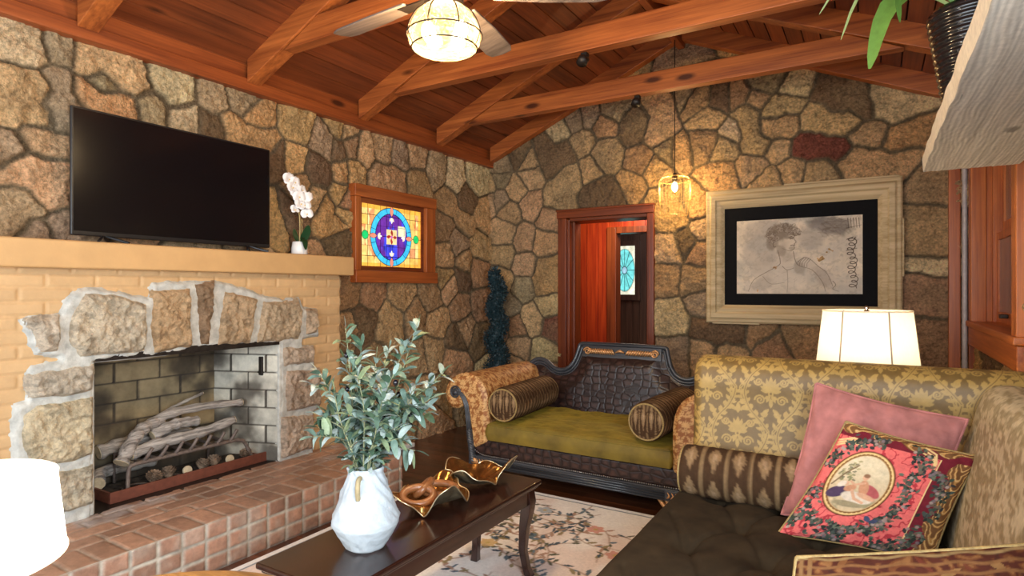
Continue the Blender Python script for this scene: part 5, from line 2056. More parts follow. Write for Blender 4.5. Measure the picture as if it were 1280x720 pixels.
    c.ell(mx - 0.004, my - 0.085, 0.05, 0.012, (0.30, 0.24, 0.14))
    # small blue bow
    c.leaf(0.52 * S, 0.23 * S, 0.03, 0.009, 0.5, (0.05, 0.06, 0.11))
    c.leaf(0.52 * S, 0.23 * S, 0.03, 0.009, 2.2, (0.06, 0.07, 0.13))
    return c


pillow('scatter_cushion', 'coral pink floral cushion with an oval gold framed pastoral medallion', [(-0.305, 2.355, 0.440), (0.155, 2.365, 0.440), (0.290, 2.49, 0.775), (-0.092, 2.475, 0.850)],
       0.062, M['cloth'], floral(), 90, 0.10, M['piping'], 12)


def baroque():
    c = Canvas(0.5, 0.42, 0.0024, (0.095, 0.020, 0.009))
    X, Y = c.X, c.Y
    w1 = fbm(X * 12, Y * 12, 3, 3)
    s = np.sin(X * 95 + 22 * w1) * np.sin(Y * 80 + 18 * fbm(X * 11 + 4, Y * 11, 6, 3))
    c.put(sst(s, 0.0, 0.3), (0.18, 0.055, 0.016))
    c.put(sst(s, 0.5, 0.7), (0.28, 0.115, 0.036))
    rg = random.Random(9)
    for k in range(70):
        c.leaf(rg.uniform(0, 0.5), rg.uniform(0, 0.40), rg.uniform(0.025, 0.06), rg.uniform(0.005, 0.010), rg.uniform(0, 6.28), rg.choice([(0.27, 0.105, 0.032), (0.18, 0.04, 0.018), (0.36, 0.18, 0.06), (0.06, 0.014, 0.008)]), 0.85)
    for k in range(3):
        c.put(1 - sst(np.abs(Y - (0.412 - 0.022 * k) - 0.003 * np.sin(X * 60 + k)), 0.002, 0.005), (0.26, 0.11, 0.036) if k else (0.36, 0.22, 0.09))
    for x in (0.012, 0.03):
        c.put(1 - sst(np.abs(X - x), 0.003, 0.006), (0.30, 0.15, 0.055))
    c.I = c.I * 0.55
    return c


pillow('scatter_cushion', 'dark red and gold baroque patterned cushion nearest the camera on the sofa', [(-0.19, 1.36, 0.430), (0.335, 1.46, 0.440), (0.30, 1.64, 0.800), (-0.155, 1.50, 0.718)],
       0.05, M['cloth'], baroque(), 80, 0.04, M['piping'], 31)

# ================================================================== RUG
def rug():
    x0, x1, y0, y1 = -2.58, -0.55, 1.0, 3.39
    c = Canvas(x1 - x0, y1 - y0, 0.0062, (0.86, 0.83, 0.79))
    X, Y = c.X, c.Y
    c.I = c.I * (0.88 + 0.24 * fbm(X * 5, Y * 5, 3, 4)[..., None])
    c.put(sst(fbm(X * 2.2, Y * 2.2, 8, 3), 0.5, 0.7) * 0.5, (0.70, 0.50, 0.42))
    rg = random.Random(8)
    BR = (0.33, 0.20, 0.13)
    for k in range(58):
        x, y = rg.uniform(0, c.w), rg.uniform(0, c.h)
        a = rg.uniform(0, 6.28)
        pts = [(x, y)]
        for i in range(16):
            a += rg.uniform(-0.5, 0.5)
            x += 0.05 * math.cos(a)
            y += 0.05 * math.sin(a)
            pts.append((x, y))
        c.line(pts, 0.006, BR, 0.8, 0.003)
        for i in range(1, 16):
            px, py = pts[i]
            for s in (-1, 1):
                if rg.random() < 0.75:
                    c.leaf(px, py, rg.uniform(0.035, 0.07), rg.uniform(0.007, 0.013), rg.uniform(0, 6.28), rg.choice([(0.06, 0.09, 0.12), (0.13, 0.18, 0.22), (0.12, 0.12, 0.08), (0.30, 0.24, 0.13), (0.42, 0.27, 0.20)]))
    for k in range(46):
        x, y = rg.uniform(0, c.w), rg.uniform(0, c.h)
        cc = rg.choice([(0.62, 0.32, 0.26), (0.66, 0.44, 0.32), (0.42, 0.46, 0.50), (0.60, 0.42, 0.20)])
        for j in range(6):
            c.leaf(x, y, 0.055, 0.020, j * 1.047 + k, cc)
        c.ell(x, y, 0.012, 0.012, (0.50, 0.36, 0.12))
    # plain pale border
    e = np.minimum(np.minimum(X, c.w - X), np.minimum(Y, c.h - Y))
    c.put((e < 0.03) * 1.0, (0.84, 0.85, 0.85))
    c.put(((e > 0.03) & (e < 0.038)) * 1.0, (0.24, 0.28, 0.32))
    return c, (x0, y0, x1, y1)


rc, (rx0, ry0, rx1, ry1) = rug()
rg_ = thing('area_rug', 'cream area rug with floral branches under the coffee table', 'rug', ((rx0 + rx1) / 2, (ry0 + ry1) / 2, 0))
rc.sheet('pile', (rx0, ry0, 0.011), (1, 0, 0), (0, 1, 0), M['rug'], rg_, (0, 0, 1))
M['binding'] = m_plain('rug_binding', (0.84, 0.86, 0.87), 0.9, 0, 0.1, 60, 0.3)
MB().box((rx0 - 0.012, ry0 - 0.012, 0), (rx1 + 0.012, ry1 + 0.012, 0.0102)).build('binding', M['binding'], rg_, bevel=0.004)

# ================================================================== COFFEE TABLE
TX0, TX1, TY0, TY1, TZ = -1.705, -1.318, 1.21, 2.43, 0.45
ct = thing('coffee_table', 'long narrow dark mahogany coffee table on curved legs', 'table', ((TX0 + TX1) / 2, (TY0 + TY1) / 2, 0.011))
top = MB().box((TX0, TY0, TZ - 0.022), (TX1, TY1, TZ)).build('tabletop', M['table'], ct, bevel=0.007, seg=3)
MB().box((TX0 + 0.012, TY0 + 0.012, TZ - 0.036), (TX1 - 0.012, TY1 - 0.012, TZ - 0.022)).build('edge_moulding', M['table'], top, bevel=0.006)
for a, b in (((TX0 + 0.03, TY0 + 0.03), (TX1 - 0.03, TY0 + 0.05)), ((TX0 + 0.03, TY1 - 0.05), (TX1 - 0.03, TY1 - 0.03)), ((TX0 + 0.03, TY0 + 0.03), (TX0 + 0.05, TY1 - 0.03)), ((TX1 - 0.05, TY0 + 0.03), (TX1 - 0.03, TY1 - 0.03))):
    MB().box((a[0], a[1], TZ - 0.105), (b[0], b[1], TZ - 0.036)).build('apron', M['table'], ct, bevel=0.003)
for sx, x in ((-1, TX0 + 0.052), (1, TX1 - 0.052)):
    for sy, y in ((-1, TY0 + 0.052), (1, TY1 - 0.052)):
        mb = MB()
        prof = [(0, 0.026), (0.06, 0.027), (0.10, 0.025), (0.18, 0.020), (0.28, 0.0165), (0.36, 0.016), (0.403, 0.019)]
        secs = []
        for d, hw in prof:
            off = 0.012 * math.sin(min(1, d / 0.12) * math.pi) * 0.5 - 0.012 * math.sin(max(0, (d - 0.12) / 0.29) * math.pi) + 0.012 * max(0, (d - 0.32) / 0.09)
            cx_, cy_, z = x + sx * off, y + sy * off, TZ - 0.036 - d
            secs.append([(cx_ - hw, cy_ - hw, z), (cx_ + hw, cy_ - hw, z), (cx_ + hw, cy_ + hw, z), (cx_ - hw, cy_ + hw, z)])
        v = [p for s_ in secs for p in s_]
        f = [(0, 1, 2, 3)]
        for i in range(len(secs) - 1):
            for k in range(4):
                f.append((i * 4 + k, (i + 1) * 4 + k, (i + 1) * 4 + (k + 1) % 4, i * 4 + (k + 1) % 4))
        f.append(tuple(range((len(secs) - 1) * 4, len(secs) * 4))[::-1])
        mb.add(v, f)
        mb.build('leg', M['table'], ct, bevel=0.004)

# ================================================================== TELEVISION + ORCHID ON THE MANTEL
MZ = 1.555
tv = thing('television', 'large flat black television standing on the tan mantel', 'television', (-3.33, 1.9, MZ))
tp = -3.325
ya, yb_, za, zb = 1.358, 2.470, 1.592, 2.222
mb = MB().box((tp - 0.02, ya, za), (tp, yb_, zb))
bz_ = mb.build('bezel', M['black'], tv, bevel=0.006)
MB().box((tp - 0.001, ya + 0.010, za + 0.022), (tp + 0.0015, yb_ - 0.010, zb - 0.010)).build('screen', M['screen'], tv)
MB().box((tp - 0.05, ya + 0.2, za + 0.06), (tp - 0.015, yb_ - 0.2, zb - 0.22)).build('rear_housing', M['black'], tv, bevel=0.02)
for yy in (ya + 0.15, yb_ - 0.15):
    mb = MB().tube([(tp + 0.09, yy - 0.07, MZ + 0.006), (tp - 0.018, yy, za + 0.006), (tp - 0.06, yy + 0.05, MZ + 0.006)], 0.007, 6).tube([(tp + 0.09, yy + 0.07, MZ + 0.006), (tp - 0.018, yy, za + 0.006)], 0.007, 6)
    mb.build('foot', M['black'], tv)

orc = thing('potted_orchid', 'white orchid in a small white square pot at the right end of the mantel', 'orchid', (-3.27, 2.655, MZ))
ox, oy = -3.27, 2.655
mb = MB().hexa([(ox - 0.034, oy - 0.036, MZ), (ox + 0.034, oy - 0.036, MZ), (ox + 0.034, oy + 0.036, MZ), (ox - 0.034, oy + 0.036, MZ)],
               [(ox - 0.046, oy - 0.05, MZ + 0.088), (ox + 0.046, oy - 0.05, MZ + 0.088), (ox + 0.046, oy + 0.05, MZ + 0.088), (ox - 0.046, oy + 0.05, MZ + 0.088)])
mb = MB().lathe(ox, oy, [(0.0, MZ), (0.046, MZ), (0.052, MZ + 0.008), (0.050, MZ + 0.05), (0.044, MZ + 0.085), (0.040, MZ + 0.088), (0.038, MZ + 0.078), (0.0, MZ + 0.078)], 28)
mb.build('pot', M['white'], orc, smooth=True)
stem = spline([(ox, oy, MZ + 0.07), (ox + 0.005, oy + 0.0, MZ + 0.20), (ox, oy - 0.008, MZ + 0.30), (ox, oy - 0.05, MZ + 0.40), (ox + 0.01, oy - 0.09, MZ + 0.465)], 30)
MB().tube(stem, 0.0045, 6).build('stem', M['stem'], orc, smooth=True)
MB().tube([(ox + 0.006, oy + 0.016, MZ + 0.07), (ox + 0.006, oy + 0.016, MZ + 0.24)], 0.003, 6).build('stake', M['stem'], orc, smooth=True)


def leafblade(mb, P, wd, n_up=(0, 0, 1), fold=0.15, taper=0.75, c=None):
    """curved leaf along the spline points P"""
    pts = spline(P, 12)
    m = len(pts)
    v = []
    up = Vector(n_up)
    for i, p in enumerate(pts):
        t_ = (pts[min(m - 1, i + 1)] - pts[max(0, i - 1)]).normalized()
        s_ = t_.cross(up)
        s_ = s_.normalized() if s_.length > 1e-4 else t_.orthogonal().normalized()
        nn = s_.cross(t_)
        k = i / (m - 1)
        w = wd * max(0.02, math.sin(math.pi * min(1, max(0, k * 0.94 + 0.05))) ** taper)
        v += [p - s_ * w + nn * w * fold, p, p + s_ * w + nn * w * fold]
    f = []
    for i in range(m - 1):
        a, b = i * 3, i * 3 + 3
        f += [(a, a + 1, b + 1, b), (a + 1, a + 2, b + 2, b + 1)]
    mb.add(v, f, c)


for P, wd in (([(ox + 0.01, oy, MZ + 0.08), (ox + 0.05, oy - 0.005, MZ + 0.10), (ox + 0.085, oy - 0.02, MZ + 0.03)], 0.026),
              ([(ox, oy + 0.01, MZ + 0.08), (ox + 0.02, oy + 0.035, MZ + 0.14), (ox + 0.03, oy + 0.05, MZ + 0.20)], 0.030),
              ([(ox, oy - 0.01, MZ + 0.08), (ox - 0.0, oy - 0.035, MZ + 0.13), (ox + 0.0, oy - 0.045, MZ + 0.17)], 0.020)):
    mb = MB()
    leafblade(mb, P, wd, (1, 0, 0.3), 0.1)
    mb.build('leaf', M['leafdark'], orc, smooth=True)
fr_ = random.Random(14)
FL = [(a - 0.022, b + 0.028, c_) for a, b, c_ in [(-.085, .455, .046), (-.045, .44, .040), (-.062, .405, .044), (-.025, .385, .046), (.005, .395, .036), (-.030, .345, .044), (.012, .345, .046), (-.005, .305, .046), (.025, .30, .044), (-.035, .265, .034), (.052, .245, .040), (.040, .355, .034)]]
for dy, dz, r_ in FL:
    cx_, cy_, cz_ = ox + 0.045 + fr_.uniform(-.02, .02), oy + dy, MZ + dz
    fwd = Vector((1, fr_.uniform(-.6, .3), fr_.uniform(-.35, .25))).normalized()
    e1 = fwd.cross(Vector((0, 0, 1))).normalized()
    e2 = e1.cross(fwd)
    mb = MB()
    for k, (a, L, w) in enumerate(((90, 1.0, .42), (210, .95, .40), (330, .95, .40), (15, 1.05, .66), (165, 1.05, .66))):
        a = R(a + fr_.uniform(-8, 8))
        d = e1 * math.cos(a) + e2 * math.sin(a)
        c0 = Vector((cx_, cy_, cz_))
        leafblade(mb, [c0, c0 + d * r_ * L * 0.55 + fwd * 0.006, c0 + d * r_ * L - fwd * 0.002], r_ * w, fwd, 0.10, 0.6)
    fl_ = mb.build('flower', M['petal'], orc, smooth=True)
    mb = MB().ball((cx_ + fwd.x * .006, cy_ + fwd.y * .006, cz_ - 0.003), 0.0055, 8)
    mb.build('flower_lip', M['lip'], fl_, smooth=True)

# ================================================================== FRAMED PICTURE (back wall)
pic = thing('framed_picture', 'large pale carved frame with black mat and a sepia figure drawing', 'picture', (-0.53, YB, 1.6))
px0, px1, pz0, pz1 = -1.225, 0.165, 1.048, 2.150
mx0, mx1, mz0, mz1 = -1.07, 0.0, 1.208, 1.985
yf = YB - 0.075
rings = [(0.0, 0.030), (0.0, 0.060), (0.012, 0.072), (0.030, 0.066), (0.044, 0.080), (0.075, 0.074), (0.085, 0.060), (0.110, 0.056), (0.125, 0.044), (0.140, 0.030), (0.150, 0.022)]
v = []
for o_, h_ in rings:
    k = o_ / 0.150
    a0 = px0 + (mx0 - px0) * k
    a1 = px1 + (mx1 - px1) * k
    b0 = pz0 + (mz0 - pz0) * k
    b1 = pz1 + (mz1 - pz1) * k
    y = YB - 0.03 - h_
    v += [(a0, y, b0), (a1, y, b0), (a1, y, b1), (a0, y, b1)]
f = []
for i in range(len(rings) - 1):
    for k in range(4):
        f.append((i * 4 + k, i * 4 + (k + 1) % 4, (i + 1) * 4 + (k + 1) % 4, (i + 1) * 4 + k))
MB().add(v, f).build('frame', M['frame'], pic, bevel=0.002)
MB().box((px0 + 0.01, YB - 0.06, pz0 + 0.01), (px1 - 0.01, YB - 0.01, pz1 - 0.01)).build('backing', M['mat'], pic)
MB().box((mx0 - 0.005, YB - 0.062, mz0 - 0.005), (mx1 + 0.005, YB - 0.05, mz1 + 0.005)).build('mat_board', M['mat'], pic)
# scalloped plaster lips on the outer edge
for a, b in (((px1 - 0.01, 1.42), (px1 + 0.010, 1.84)), ((px0 + 0.60, pz1 - 0.01), (px1 - 0.02, pz1 + 0.010)), ((px0 + 0.05, pz0 - 0.010), (px0 + 0.42, pz0 + 0.01))):
    MB().box((a[0], YB - 0.09, a[1]), (b[0], YB - 0.03, b[1])).build('frame_lip', M['frame'], pic, bevel=0.004)

c = Canvas(0.897, 0.597, 0.0026, (0.74, 0.62, 0.47))
X, Y = c.X, c.Y
c.I = c.I * (0.72 + 0.56 * fbm(X * 9, Y * 9, 3, 5)[..., None])
wsh = sst(fbm(X * 7 + Y * 3, Y * 9 - X * 3, 15, 4), 0.46, 0.66)
c.put(wsh * 0.45, (0.60, 0.52, 0.44))
c.put(sst(fbm(X * 5, Y * 5, 19, 4), 0.52, 0.7) * 0.35, (0.36, 0.38, 0.36))
c.put(sst(fbm(X * 30 + Y * 22, Y * 34 - X * 16, 25, 3), 0.58, 0.68) * 0.22, (0.20, 0.16, 0.12))
SP, SP2, LT = (0.17, 0.125, 0.09), (0.27, 0.205, 0.15), (0.60, 0.51, 0.41)
# loose sketch of a curly-headed youth looking to the right, hand raised to the shoulder
hx, hy = 0.365, 0.415


def wash(x, y, rx, ry, col, ang=0.0, al=0.6, sd=1):
    m = 1 - np.clip(np.sqrt(((( X - x) * math.cos(ang) + (Y - y) * math.sin(ang)) / rx) ** 2 + ((-(X - x) * math.sin(ang) + (Y - y) * math.cos(ang)) / ry) ** 2), 0, 1)
    m = sst(m + 0.35 * (fbm(X * 34, Y * 34, 200 + sd, 4) - 0.5), 0.02, 0.45)
    c.put(m * al, col)


wash(0.18, 0.30, 0.16, 0.24, (0.40, 0.34, 0.29), 0.4, 0.5, 1)
wash(0.20, 0.52, 0.20, 0.10, (0.36, 0.31, 0.27), 0.0, 0.5, 2)
wash(0.68, 0.53, 0.20, 0.09, (0.13, 0.115, 0.11), -0.25, 0.75, 3)
wash(0.55, 0.44, 0.13, 0.12, (0.36, 0.31, 0.27), 0.6, 0.5, 4)
wash(0.33, 0.12, 0.26, 0.16, (0.66, 0.57, 0.46), 0.0, 0.55, 5)
wash(0.36, 0.25, 0.075, 0.13, (0.64, 0.54, 0.43), 0.1, 0.7, 6)
wash(0.385, 0.40, 0.062, 0.085, (0.70, 0.59, 0.46), -0.1, 0.85, 7)
wash(hx - 0.04, hy + 0.075, 0.125, 0.085, (0.20, 0.155, 0.115), 0.25, 0.8, 8)
wash(hx - 0.095, hy + 0.0, 0.055, 0.085, (0.24, 0.185, 0.14), 0.0, 0.7, 9)
wash(0.335, 0.345, 0.045, 0.06, (0.30, 0.23, 0.17), 0.4, 0.6, 10)
wash(0.405, 0.445, 0.028, 0.014, (0.25, 0.19, 0.14), 0.0, 0.7, 11)
wash(0.415, 0.36, 0.03, 0.018, (0.34, 0.26, 0.19), 0.0, 0.6, 12)
wash(0.53, 0.24, 0.085, 0.055, (0.66, 0.55, 0.43), -0.5, 0.7, 13)
wash(0.47, 0.20, 0.05, 0.07, (0.32, 0.25, 0.19), 0.3, 0.6, 14)
wash(0.63, 0.13, 0.06, 0.12, (0.38, 0.30, 0.24), 0.5, 0.5, 15)
wash(0.20, 0.08, 0.10, 0.07, (0.40, 0.33, 0.27), 0.4, 0.5, 16)
rp = random.Random(31)
for k in range(260):
    a = rp.uniform(0.1, 3.9)
    rr_ = rp.uniform(0.45, 1.12)
    x, y = hx - 0.015 + 0.112 * rr_ * math.cos(a), hy + 0.048 + 0.085 * rr_ * math.sin(a)
    if x > hx + 0.075 and y < hy + 0.03:
        continue
    q_ = rp.uniform(0.010, 0.02)
    a0 = rp.uniform(0, 6.28)
    c.line([(x + q_ * math.cos(a0 + t * 0.8), y + q_ * math.sin(a0 + t * 0.8)) for t in range(5)], 0.0022, rp.choice([SP, SP2, SP2, (0.42, 0.35, 0.28)]), 0.75)


def sk(pts, w=0.0022, col=SP, al=0.8):
    c.line([(p.x, p.y) for p in spline([(a, b, 0) for a, b in pts], 24)], w, col, al, w * 0.6)


sk([(0.425, 0.485), (0.432, 0.455), (0.428, 0.44), (0.445, 0.408), (0.432, 0.398), (0.436, 0.386), (0.428, 0.378), (0.434, 0.366), (0.420, 0.346), (0.392, 0.342), (0.345, 0.362)], 0.0026)
sk([(0.398, 0.446), (0.412, 0.452), (0.427, 0.446)], 0.0032)
sk([(0.402, 0.434), (0.414, 0.437), (0.424, 0.432)], 0.003)
sk([(0.405, 0.383), (0.42, 0.386), (0.434, 0.383)], 0.0028)
sk([(0.285, 0.415), (0.276, 0.40), (0.284, 0.375), (0.298, 0.378)], 0.0028)
c.ell(0.352, 0.385, 0.03, 0.045, SP2, 0.2, 0.03, 0.35)
sk([(0.312, 0.345), (0.330, 0.26), (0.315, 0.225), (0.22, 0.17), (0.13, 0.11), (0.09, 0.02)], 0.0028)
sk([(0.425, 0.335), (0.440, 0.26), (0.47, 0.22), (0.56, 0.185), (0.63, 0.09), (0.65, 0.02)], 0.0028)
sk([(0.345, 0.22), (0.38, 0.19), (0.43, 0.205)], 0.002)
sk([(0.38, 0.19), (0.385, 0.10), (0.38, 0.01)], 0.002, SP2)
sk([(0.20, 0.14), (0.26, 0.08), (0.36, 0.09)], 0.002, SP2)
sk([(0.455, 0.25), (0.50, 0.285), (0.545, 0.27), (0.60, 0.215), (0.66, 0.16), (0.70, 0.06)], 0.003)
for k in range(4):
    sk([(0.50 + k * 0.016, 0.283 - k * 0.004), (0.475 + k * 0.016, 0.255 - k * 0.006), (0.468 + k * 0.018, 0.222 - k * 0.004)], 0.0026)
c.ell(0.52, 0.245, 0.045, 0.03, LT, -0.4, 0.03, 0.5)
for k in range(90):
    x, y = rp.uniform(0.02, 0.86), rp.uniform(0.02, 0.57)
    a = rp.gauss(0.6, 0.35)
    L = rp.uniform(0.02, 0.06)
    c.line([(x, y), (x + L * math.cos(a), y + L * math.sin(a))], 0.0016, SP2, 0.30)
for k in range(70):
    x, y = rp.uniform(0.60, 0.80), rp.uniform(0.46, 0.58)
    c.line([(x, y), (x + rp.uniform(.01, .05), y + rp.uniform(-.03, .02))], 0.004, SP, 0.28)
c.ell(0.40, 0.30, 0.05, 0.03, SP2, 0.3, 0.03, 0.35)
# looping upright pen scrawl down the right-hand side
IK = (0.06, 0.035, 0.025)
sc_ = []
for i in range(150):
    t_ = i / 149
    am = 0.010 + 0.012 * float(fbm(t_ * 7.0, 0.5, 61, 2))
    w_t = t_ * 2 * math.pi * 11
    sc_.append((0.822 + 0.018 * t_ + am * 1.5 * math.cos(w_t) + 0.010 * math.sin(t_ * 17), 0.43 - 0.385 * t_ - am * 1.1 * math.sin(w_t)))
c.line(sc_, 0.0030, IK, 0.95, 0.0024)
sk([(0.795, 0.415), (0.838, 0.432)], 0.003, IK)
sk([(0.79, 0.33), (0.86, 0.345)], 0.002, IK)
for i in range(5):
    sk([(0.80 + i * 0.018, 0.575), (0.806 + i * 0.018, 0.50)], 0.0022, IK, 0.7)
sk([(0.79, 0.50), (0.89, 0.52)], 0.002, IK, 0.6)
sk([(0.70, 0.10), (0.72, 0.07), (0.70, 0.04), (0.74, 0.02)], 0.002, IK, 0.7)
c.sheet('print', (-0.983, YB - 0.0635, 1.290), (1, 0, 0), (0, 0, 1), M['print'], pic, (0, -1, 0))

# ================================================================== LAMPS
def lampshade(parent, cx, cy, z0, z1, r0, r1, mat, sides=36, name='lamp_shade'):
    prof = [(r0, z0), (r1, z1)]
    n = 18
    mb = MB().lathe(cx, cy, [(r0 + (r1 - r0) * i / n, z0 + (z1 - z0) * i / n) for i in range(n + 1)], 56)
    s_ = mb.build(name, mat, parent, smooth=True)
    for r_, z in ((r0, z0), (r1, z1)):
        MB().tube([(cx + r_ * math.cos(k * math.pi / 28), cy + r_ * math.sin(k * math.pi / 28), z) for k in range(56)], 0.0035, 6, closed=True).build('shade_rim', mat, s_, smooth=True)
    return s_


LX, LY = -0.04, 3.42
st_ = thing('side_table', 'dark round side table hidden behind the gold damask sofa end', 'table', (LX, LY, 0))
MB().lathe(LX, LY, [(0.0, 0.555), (0.24, 0.555), (0.25, 0.565), (0.25, 0.58), (0.24, 0.59), (0.0, 0.59)], 40).build('tabletop', M['table'], st_, smooth=False, bevel=0.003)
MB().lathe(LX, LY, [(0.0, 0.03), (0.03, 0.03), (0.045, 0.12), (0.022, 0.25), (0.035, 0.4), (0.025, 0.5), (0.06, 0.555), (0, 0.555)], 24).build('column', M['table'], st_, smooth=True)
for k in range(3):
    a = k * 2.094
    MB().tube(spline([(LX, LY, 0.12), (LX + 0.12 * math.cos(a), LY + 0.12 * math.sin(a), 0.09), (LX + 0.22 * math.cos(a), LY + 0.22 * math.sin(a), 0.015)], 10), 0.016, 8).build('leg', M['table'], st_, smooth=True)
lamp = thing('table_lamp', 'lit table lamp with cream tapered shade behind the gold sofa end', 'lamp', (LX, LY, 0.59))
MB().lathe(LX, LY, [(0.0, 0.59), (0.075, 0.59), (0.078, 0.605), (0.03, 0.625), (0.05, 0.68), (0.075, 0.75), (0.06, 0.82), (0.02, 0.87), (0.014, 0.93), (0.0, 0.93)], 32).build('lamp_base', M['brass'], lamp, smooth=True)
sh_ = lampshade(lamp, LX, LY, 0.93, 1.222, 0.225, 0.192, M['shade'])
for a in (0.05, 2.15, 4.2, 5.2):
    # fabric seam down the shade
    ca, sa = math.cos(a), math.sin(a)
    MB().tube([(LX + 0.2255 * ca, LY + 0.2255 * sa, 0.932), (LX + 0.1925 * ca, LY + 0.1925 * sa, 1.220)], 0.0035, 6).build('seam', M['seam'], sh_, smooth=True)
MB().tube([(LX - 0.19, LY, 1.205), (LX + 0.19, LY, 1.205)], 0.002, 6).tube([(LX, LY - 0.19, 1.205), (LX, LY + 0.19, 1.205)], 0.002, 6).tube([(LX, LY, 0.93), (LX, LY, 1.235)], 0.004, 6).build('harp', M['chrome'], lamp, smooth=True)
MB().lathe(LX, LY, [(0.0, 1.21), (0.014, 1.21), (0.012, 1.222), (0.006, 1.226), (0.012, 1.236), (0.005, 1.246), (0.0, 1.247)], 16).build('finial', M['chrome'], lamp, smooth=True)
MB().ball((LX, LY, 1.06), 0.03, 14, 1.25).build('bulb', M['bulb'], lamp, smooth=True)
point('lamp_bulb_light', (LX, LY, 1.09), 5, (1.0, 0.82, 0.58), 0.05)

# near round oak table, only its far edge in view, carrying the white lamp
OTX, OTY, OTR, OTZ = -1.233, 0.560, 0.44, 0.602
ot = thing('round_table', 'round oak table whose far edge shows at the bottom of the photo', 'table', (OTX, OTY, 0))
MB().lathe(OTX, OTY, [(0.0, 0.565), (OTR - 0.03, 0.565), (OTR - 0.004, 0.575), (OTR, 0.588), (OTR - 0.005, 0.598), (OTR - 0.02, OTZ), (0.0, OTZ)], 80).build('tabletop', M['oak'], ot, smooth=False, bevel=0.002)
MB().lathe(OTX, OTY, [(0.0, 0.0), (0.2, 0.0), (0.2, 0.02), (0.05, 0.06), (0.04, 0.3), (0.06, 0.5), (0.12, 0.565), (0.0, 0.565)], 28).build('pedestal', M['oak'], ot, smooth=True)
FX, FY = -1.595, 0.445
fl = thing('table_lamp', 'bright white drum lampshade glowing at the lower left before the hearth', 'lamp', (FX, FY, OTZ))
sh2 = lampshade(fl, FX, FY, 0.770, 0.935, 0.185, 0.168, M['shade_white'])
MB().lathe(FX, FY, [(0.0, OTZ), (0.045, OTZ), (0.048, OTZ + 0.01), (0.025, OTZ + 0.03), (0.032, OTZ + 0.08), (0.014, OTZ + 0.13), (0.011, 0.80), (0.0, 0.80)], 28).build('lamp_base', M['brass'], fl, smooth=True)
MB().ball((FX, FY, 0.85), 0.030, 14, 1.2).build('bulb', M['bulb_fan'], fl, smooth=True)
point('hearth_lamp_light', (FX, FY, 0.855), 46, (1.0, 0.91, 0.76), 0.05)

# pendant with wire cage
PX, PY, PZ = -1.445, 5.0, 2.185
pd = thing('pendant_lamp', 'wire cage pendant lamp with bare bulb hanging before the back wall', 'pendant lamp', (PX, PY, 3.5))
MB().tube([(PX, PY, PZ + 0.10), (PX, PY, 3.52)], 0.004, 6).build('cord', M['bronze'], pd)
MB().lathe(PX, PY, [(0.0, PZ + 0.045), (0.018, PZ + 0.045), (0.022, PZ + 0.07), (0.020, PZ + 0.105), (0.008, PZ + 0.12), (0.0, PZ + 0.12)], 18).build('socket', M['bronze'], pd, smooth=True)
MB().ball((PX, PY, PZ), 0.024, 16, 1.7).build('bulb', M['bulb'], pd, smooth=True)
cage = MB()
for z, r_ in ((PZ + 0.085, 0.075), (PZ + 0.05, 0.125), (PZ - 0.13, 0.125), (PZ - 0.24, 0.105)):
    cage.tube([(PX + r_ * math.cos(k * math.pi / 20), PY + r_ * math.sin(k * math.pi / 20), z) for k in range(40)], 0.0022, 5, closed=True)
for k in range(18):
    a = 2 * math.pi * k / 18
    ca, sa = math.cos(a), math.sin(a)
    cage.tube(spline([(PX + 0.02 * ca, PY + 0.02 * sa, PZ + 0.10), (PX + 0.075 * ca, PY + 0.075 * sa, PZ + 0.085), (PX + 0.125 * ca, PY + 0.125 * sa, PZ + 0.05), (PX + 0.125 * ca, PY + 0.125 * sa, PZ - 0.13), (PX + 0.105 * ca, PY + 0.105 * sa, PZ - 0.24)], 20), 0.0018, 4)
cage.build('wire_cage', M['wire'], pd)
point('pendant_light', (PX, PY, PZ - 0.01), 30, (1.0, 0.66, 0.27), 0.03)

# ------------------------------------------------------------------ ceiling fan
CX, CY = -1.45, 1.87
fan = thing('ceiling_fan', 'ceiling fan with weathered wooden blades and a caged glass light', 'ceiling fan', (CX, CY, 3.5))
MB().tube([(CX, CY, 2.630), (CX, CY, 3.48)], 0.013, 10).build('downrod', M['bronze'], fan, smooth=True)
MB().lathe(CX, CY, [(0.0, 2.650), (0.05, 2.650), (0.10, 2.630), (0.115, 2.590), (0.115, 2.520), (0.09, 2.492), (0.0, 2.492)], 36).build('motor_housing', M['bronze'], fan, smooth=True)
MB().lathe(CX, CY, [(0.0, 2.495), (0.070, 2.495), (0.075, 2.475), (0.075, 2.445), (0.06, 2.435), (0.0, 2.435)], 36).build('light_fitter', M['bronze'], fan, smooth=True)
for k in range(5):
    a = R(30 + 72 * k)
    ca, sa = math.cos(a), math.sin(a)

    def W3(r_, t_, z):
        return (CX + r_ * ca - t_ * sa, CY + r_ * sa + t_ * ca, z)
    outl_ = [(0.19, -0.048), (0.40, -0.062), (0.60, -0.064), (0.645, -0.05), (0.655, 0.0), (0.645, 0.05), (0.60, 0.064), (0.40, 0.062), (0.19, 0.048)]
    n = len(outl_)
    v = [W3(r_, t_, 2.492 - 0.20 * t_) for r_, t_ in outl_] + [W3(r_, t_, 2.502 - 0.20 * t_) for r_, t_ in outl_]
    f = [tuple(range(n))[::-1], tuple(range(n, 2 * n))] + [(i, (i + 1) % n, n + (i + 1) % n, n + i) for i in range(n)]
    bl_ = MB().add(v, f).build('blade', M['fanwood'], fan, bevel=0.003)
    v = [W3(r_, t_, 2.486 - 0.1 * t_ + dz) for dz in (0, 0.007) for r_, t_ in ((0.07, -0.022), (0.24, -0.034), (0.24, 0.034), (0.07, 0.022))]
    MB().hexa(v[:4], v[4:]).build('blade_iron', M['bronze'], bl_, bevel=0.002)
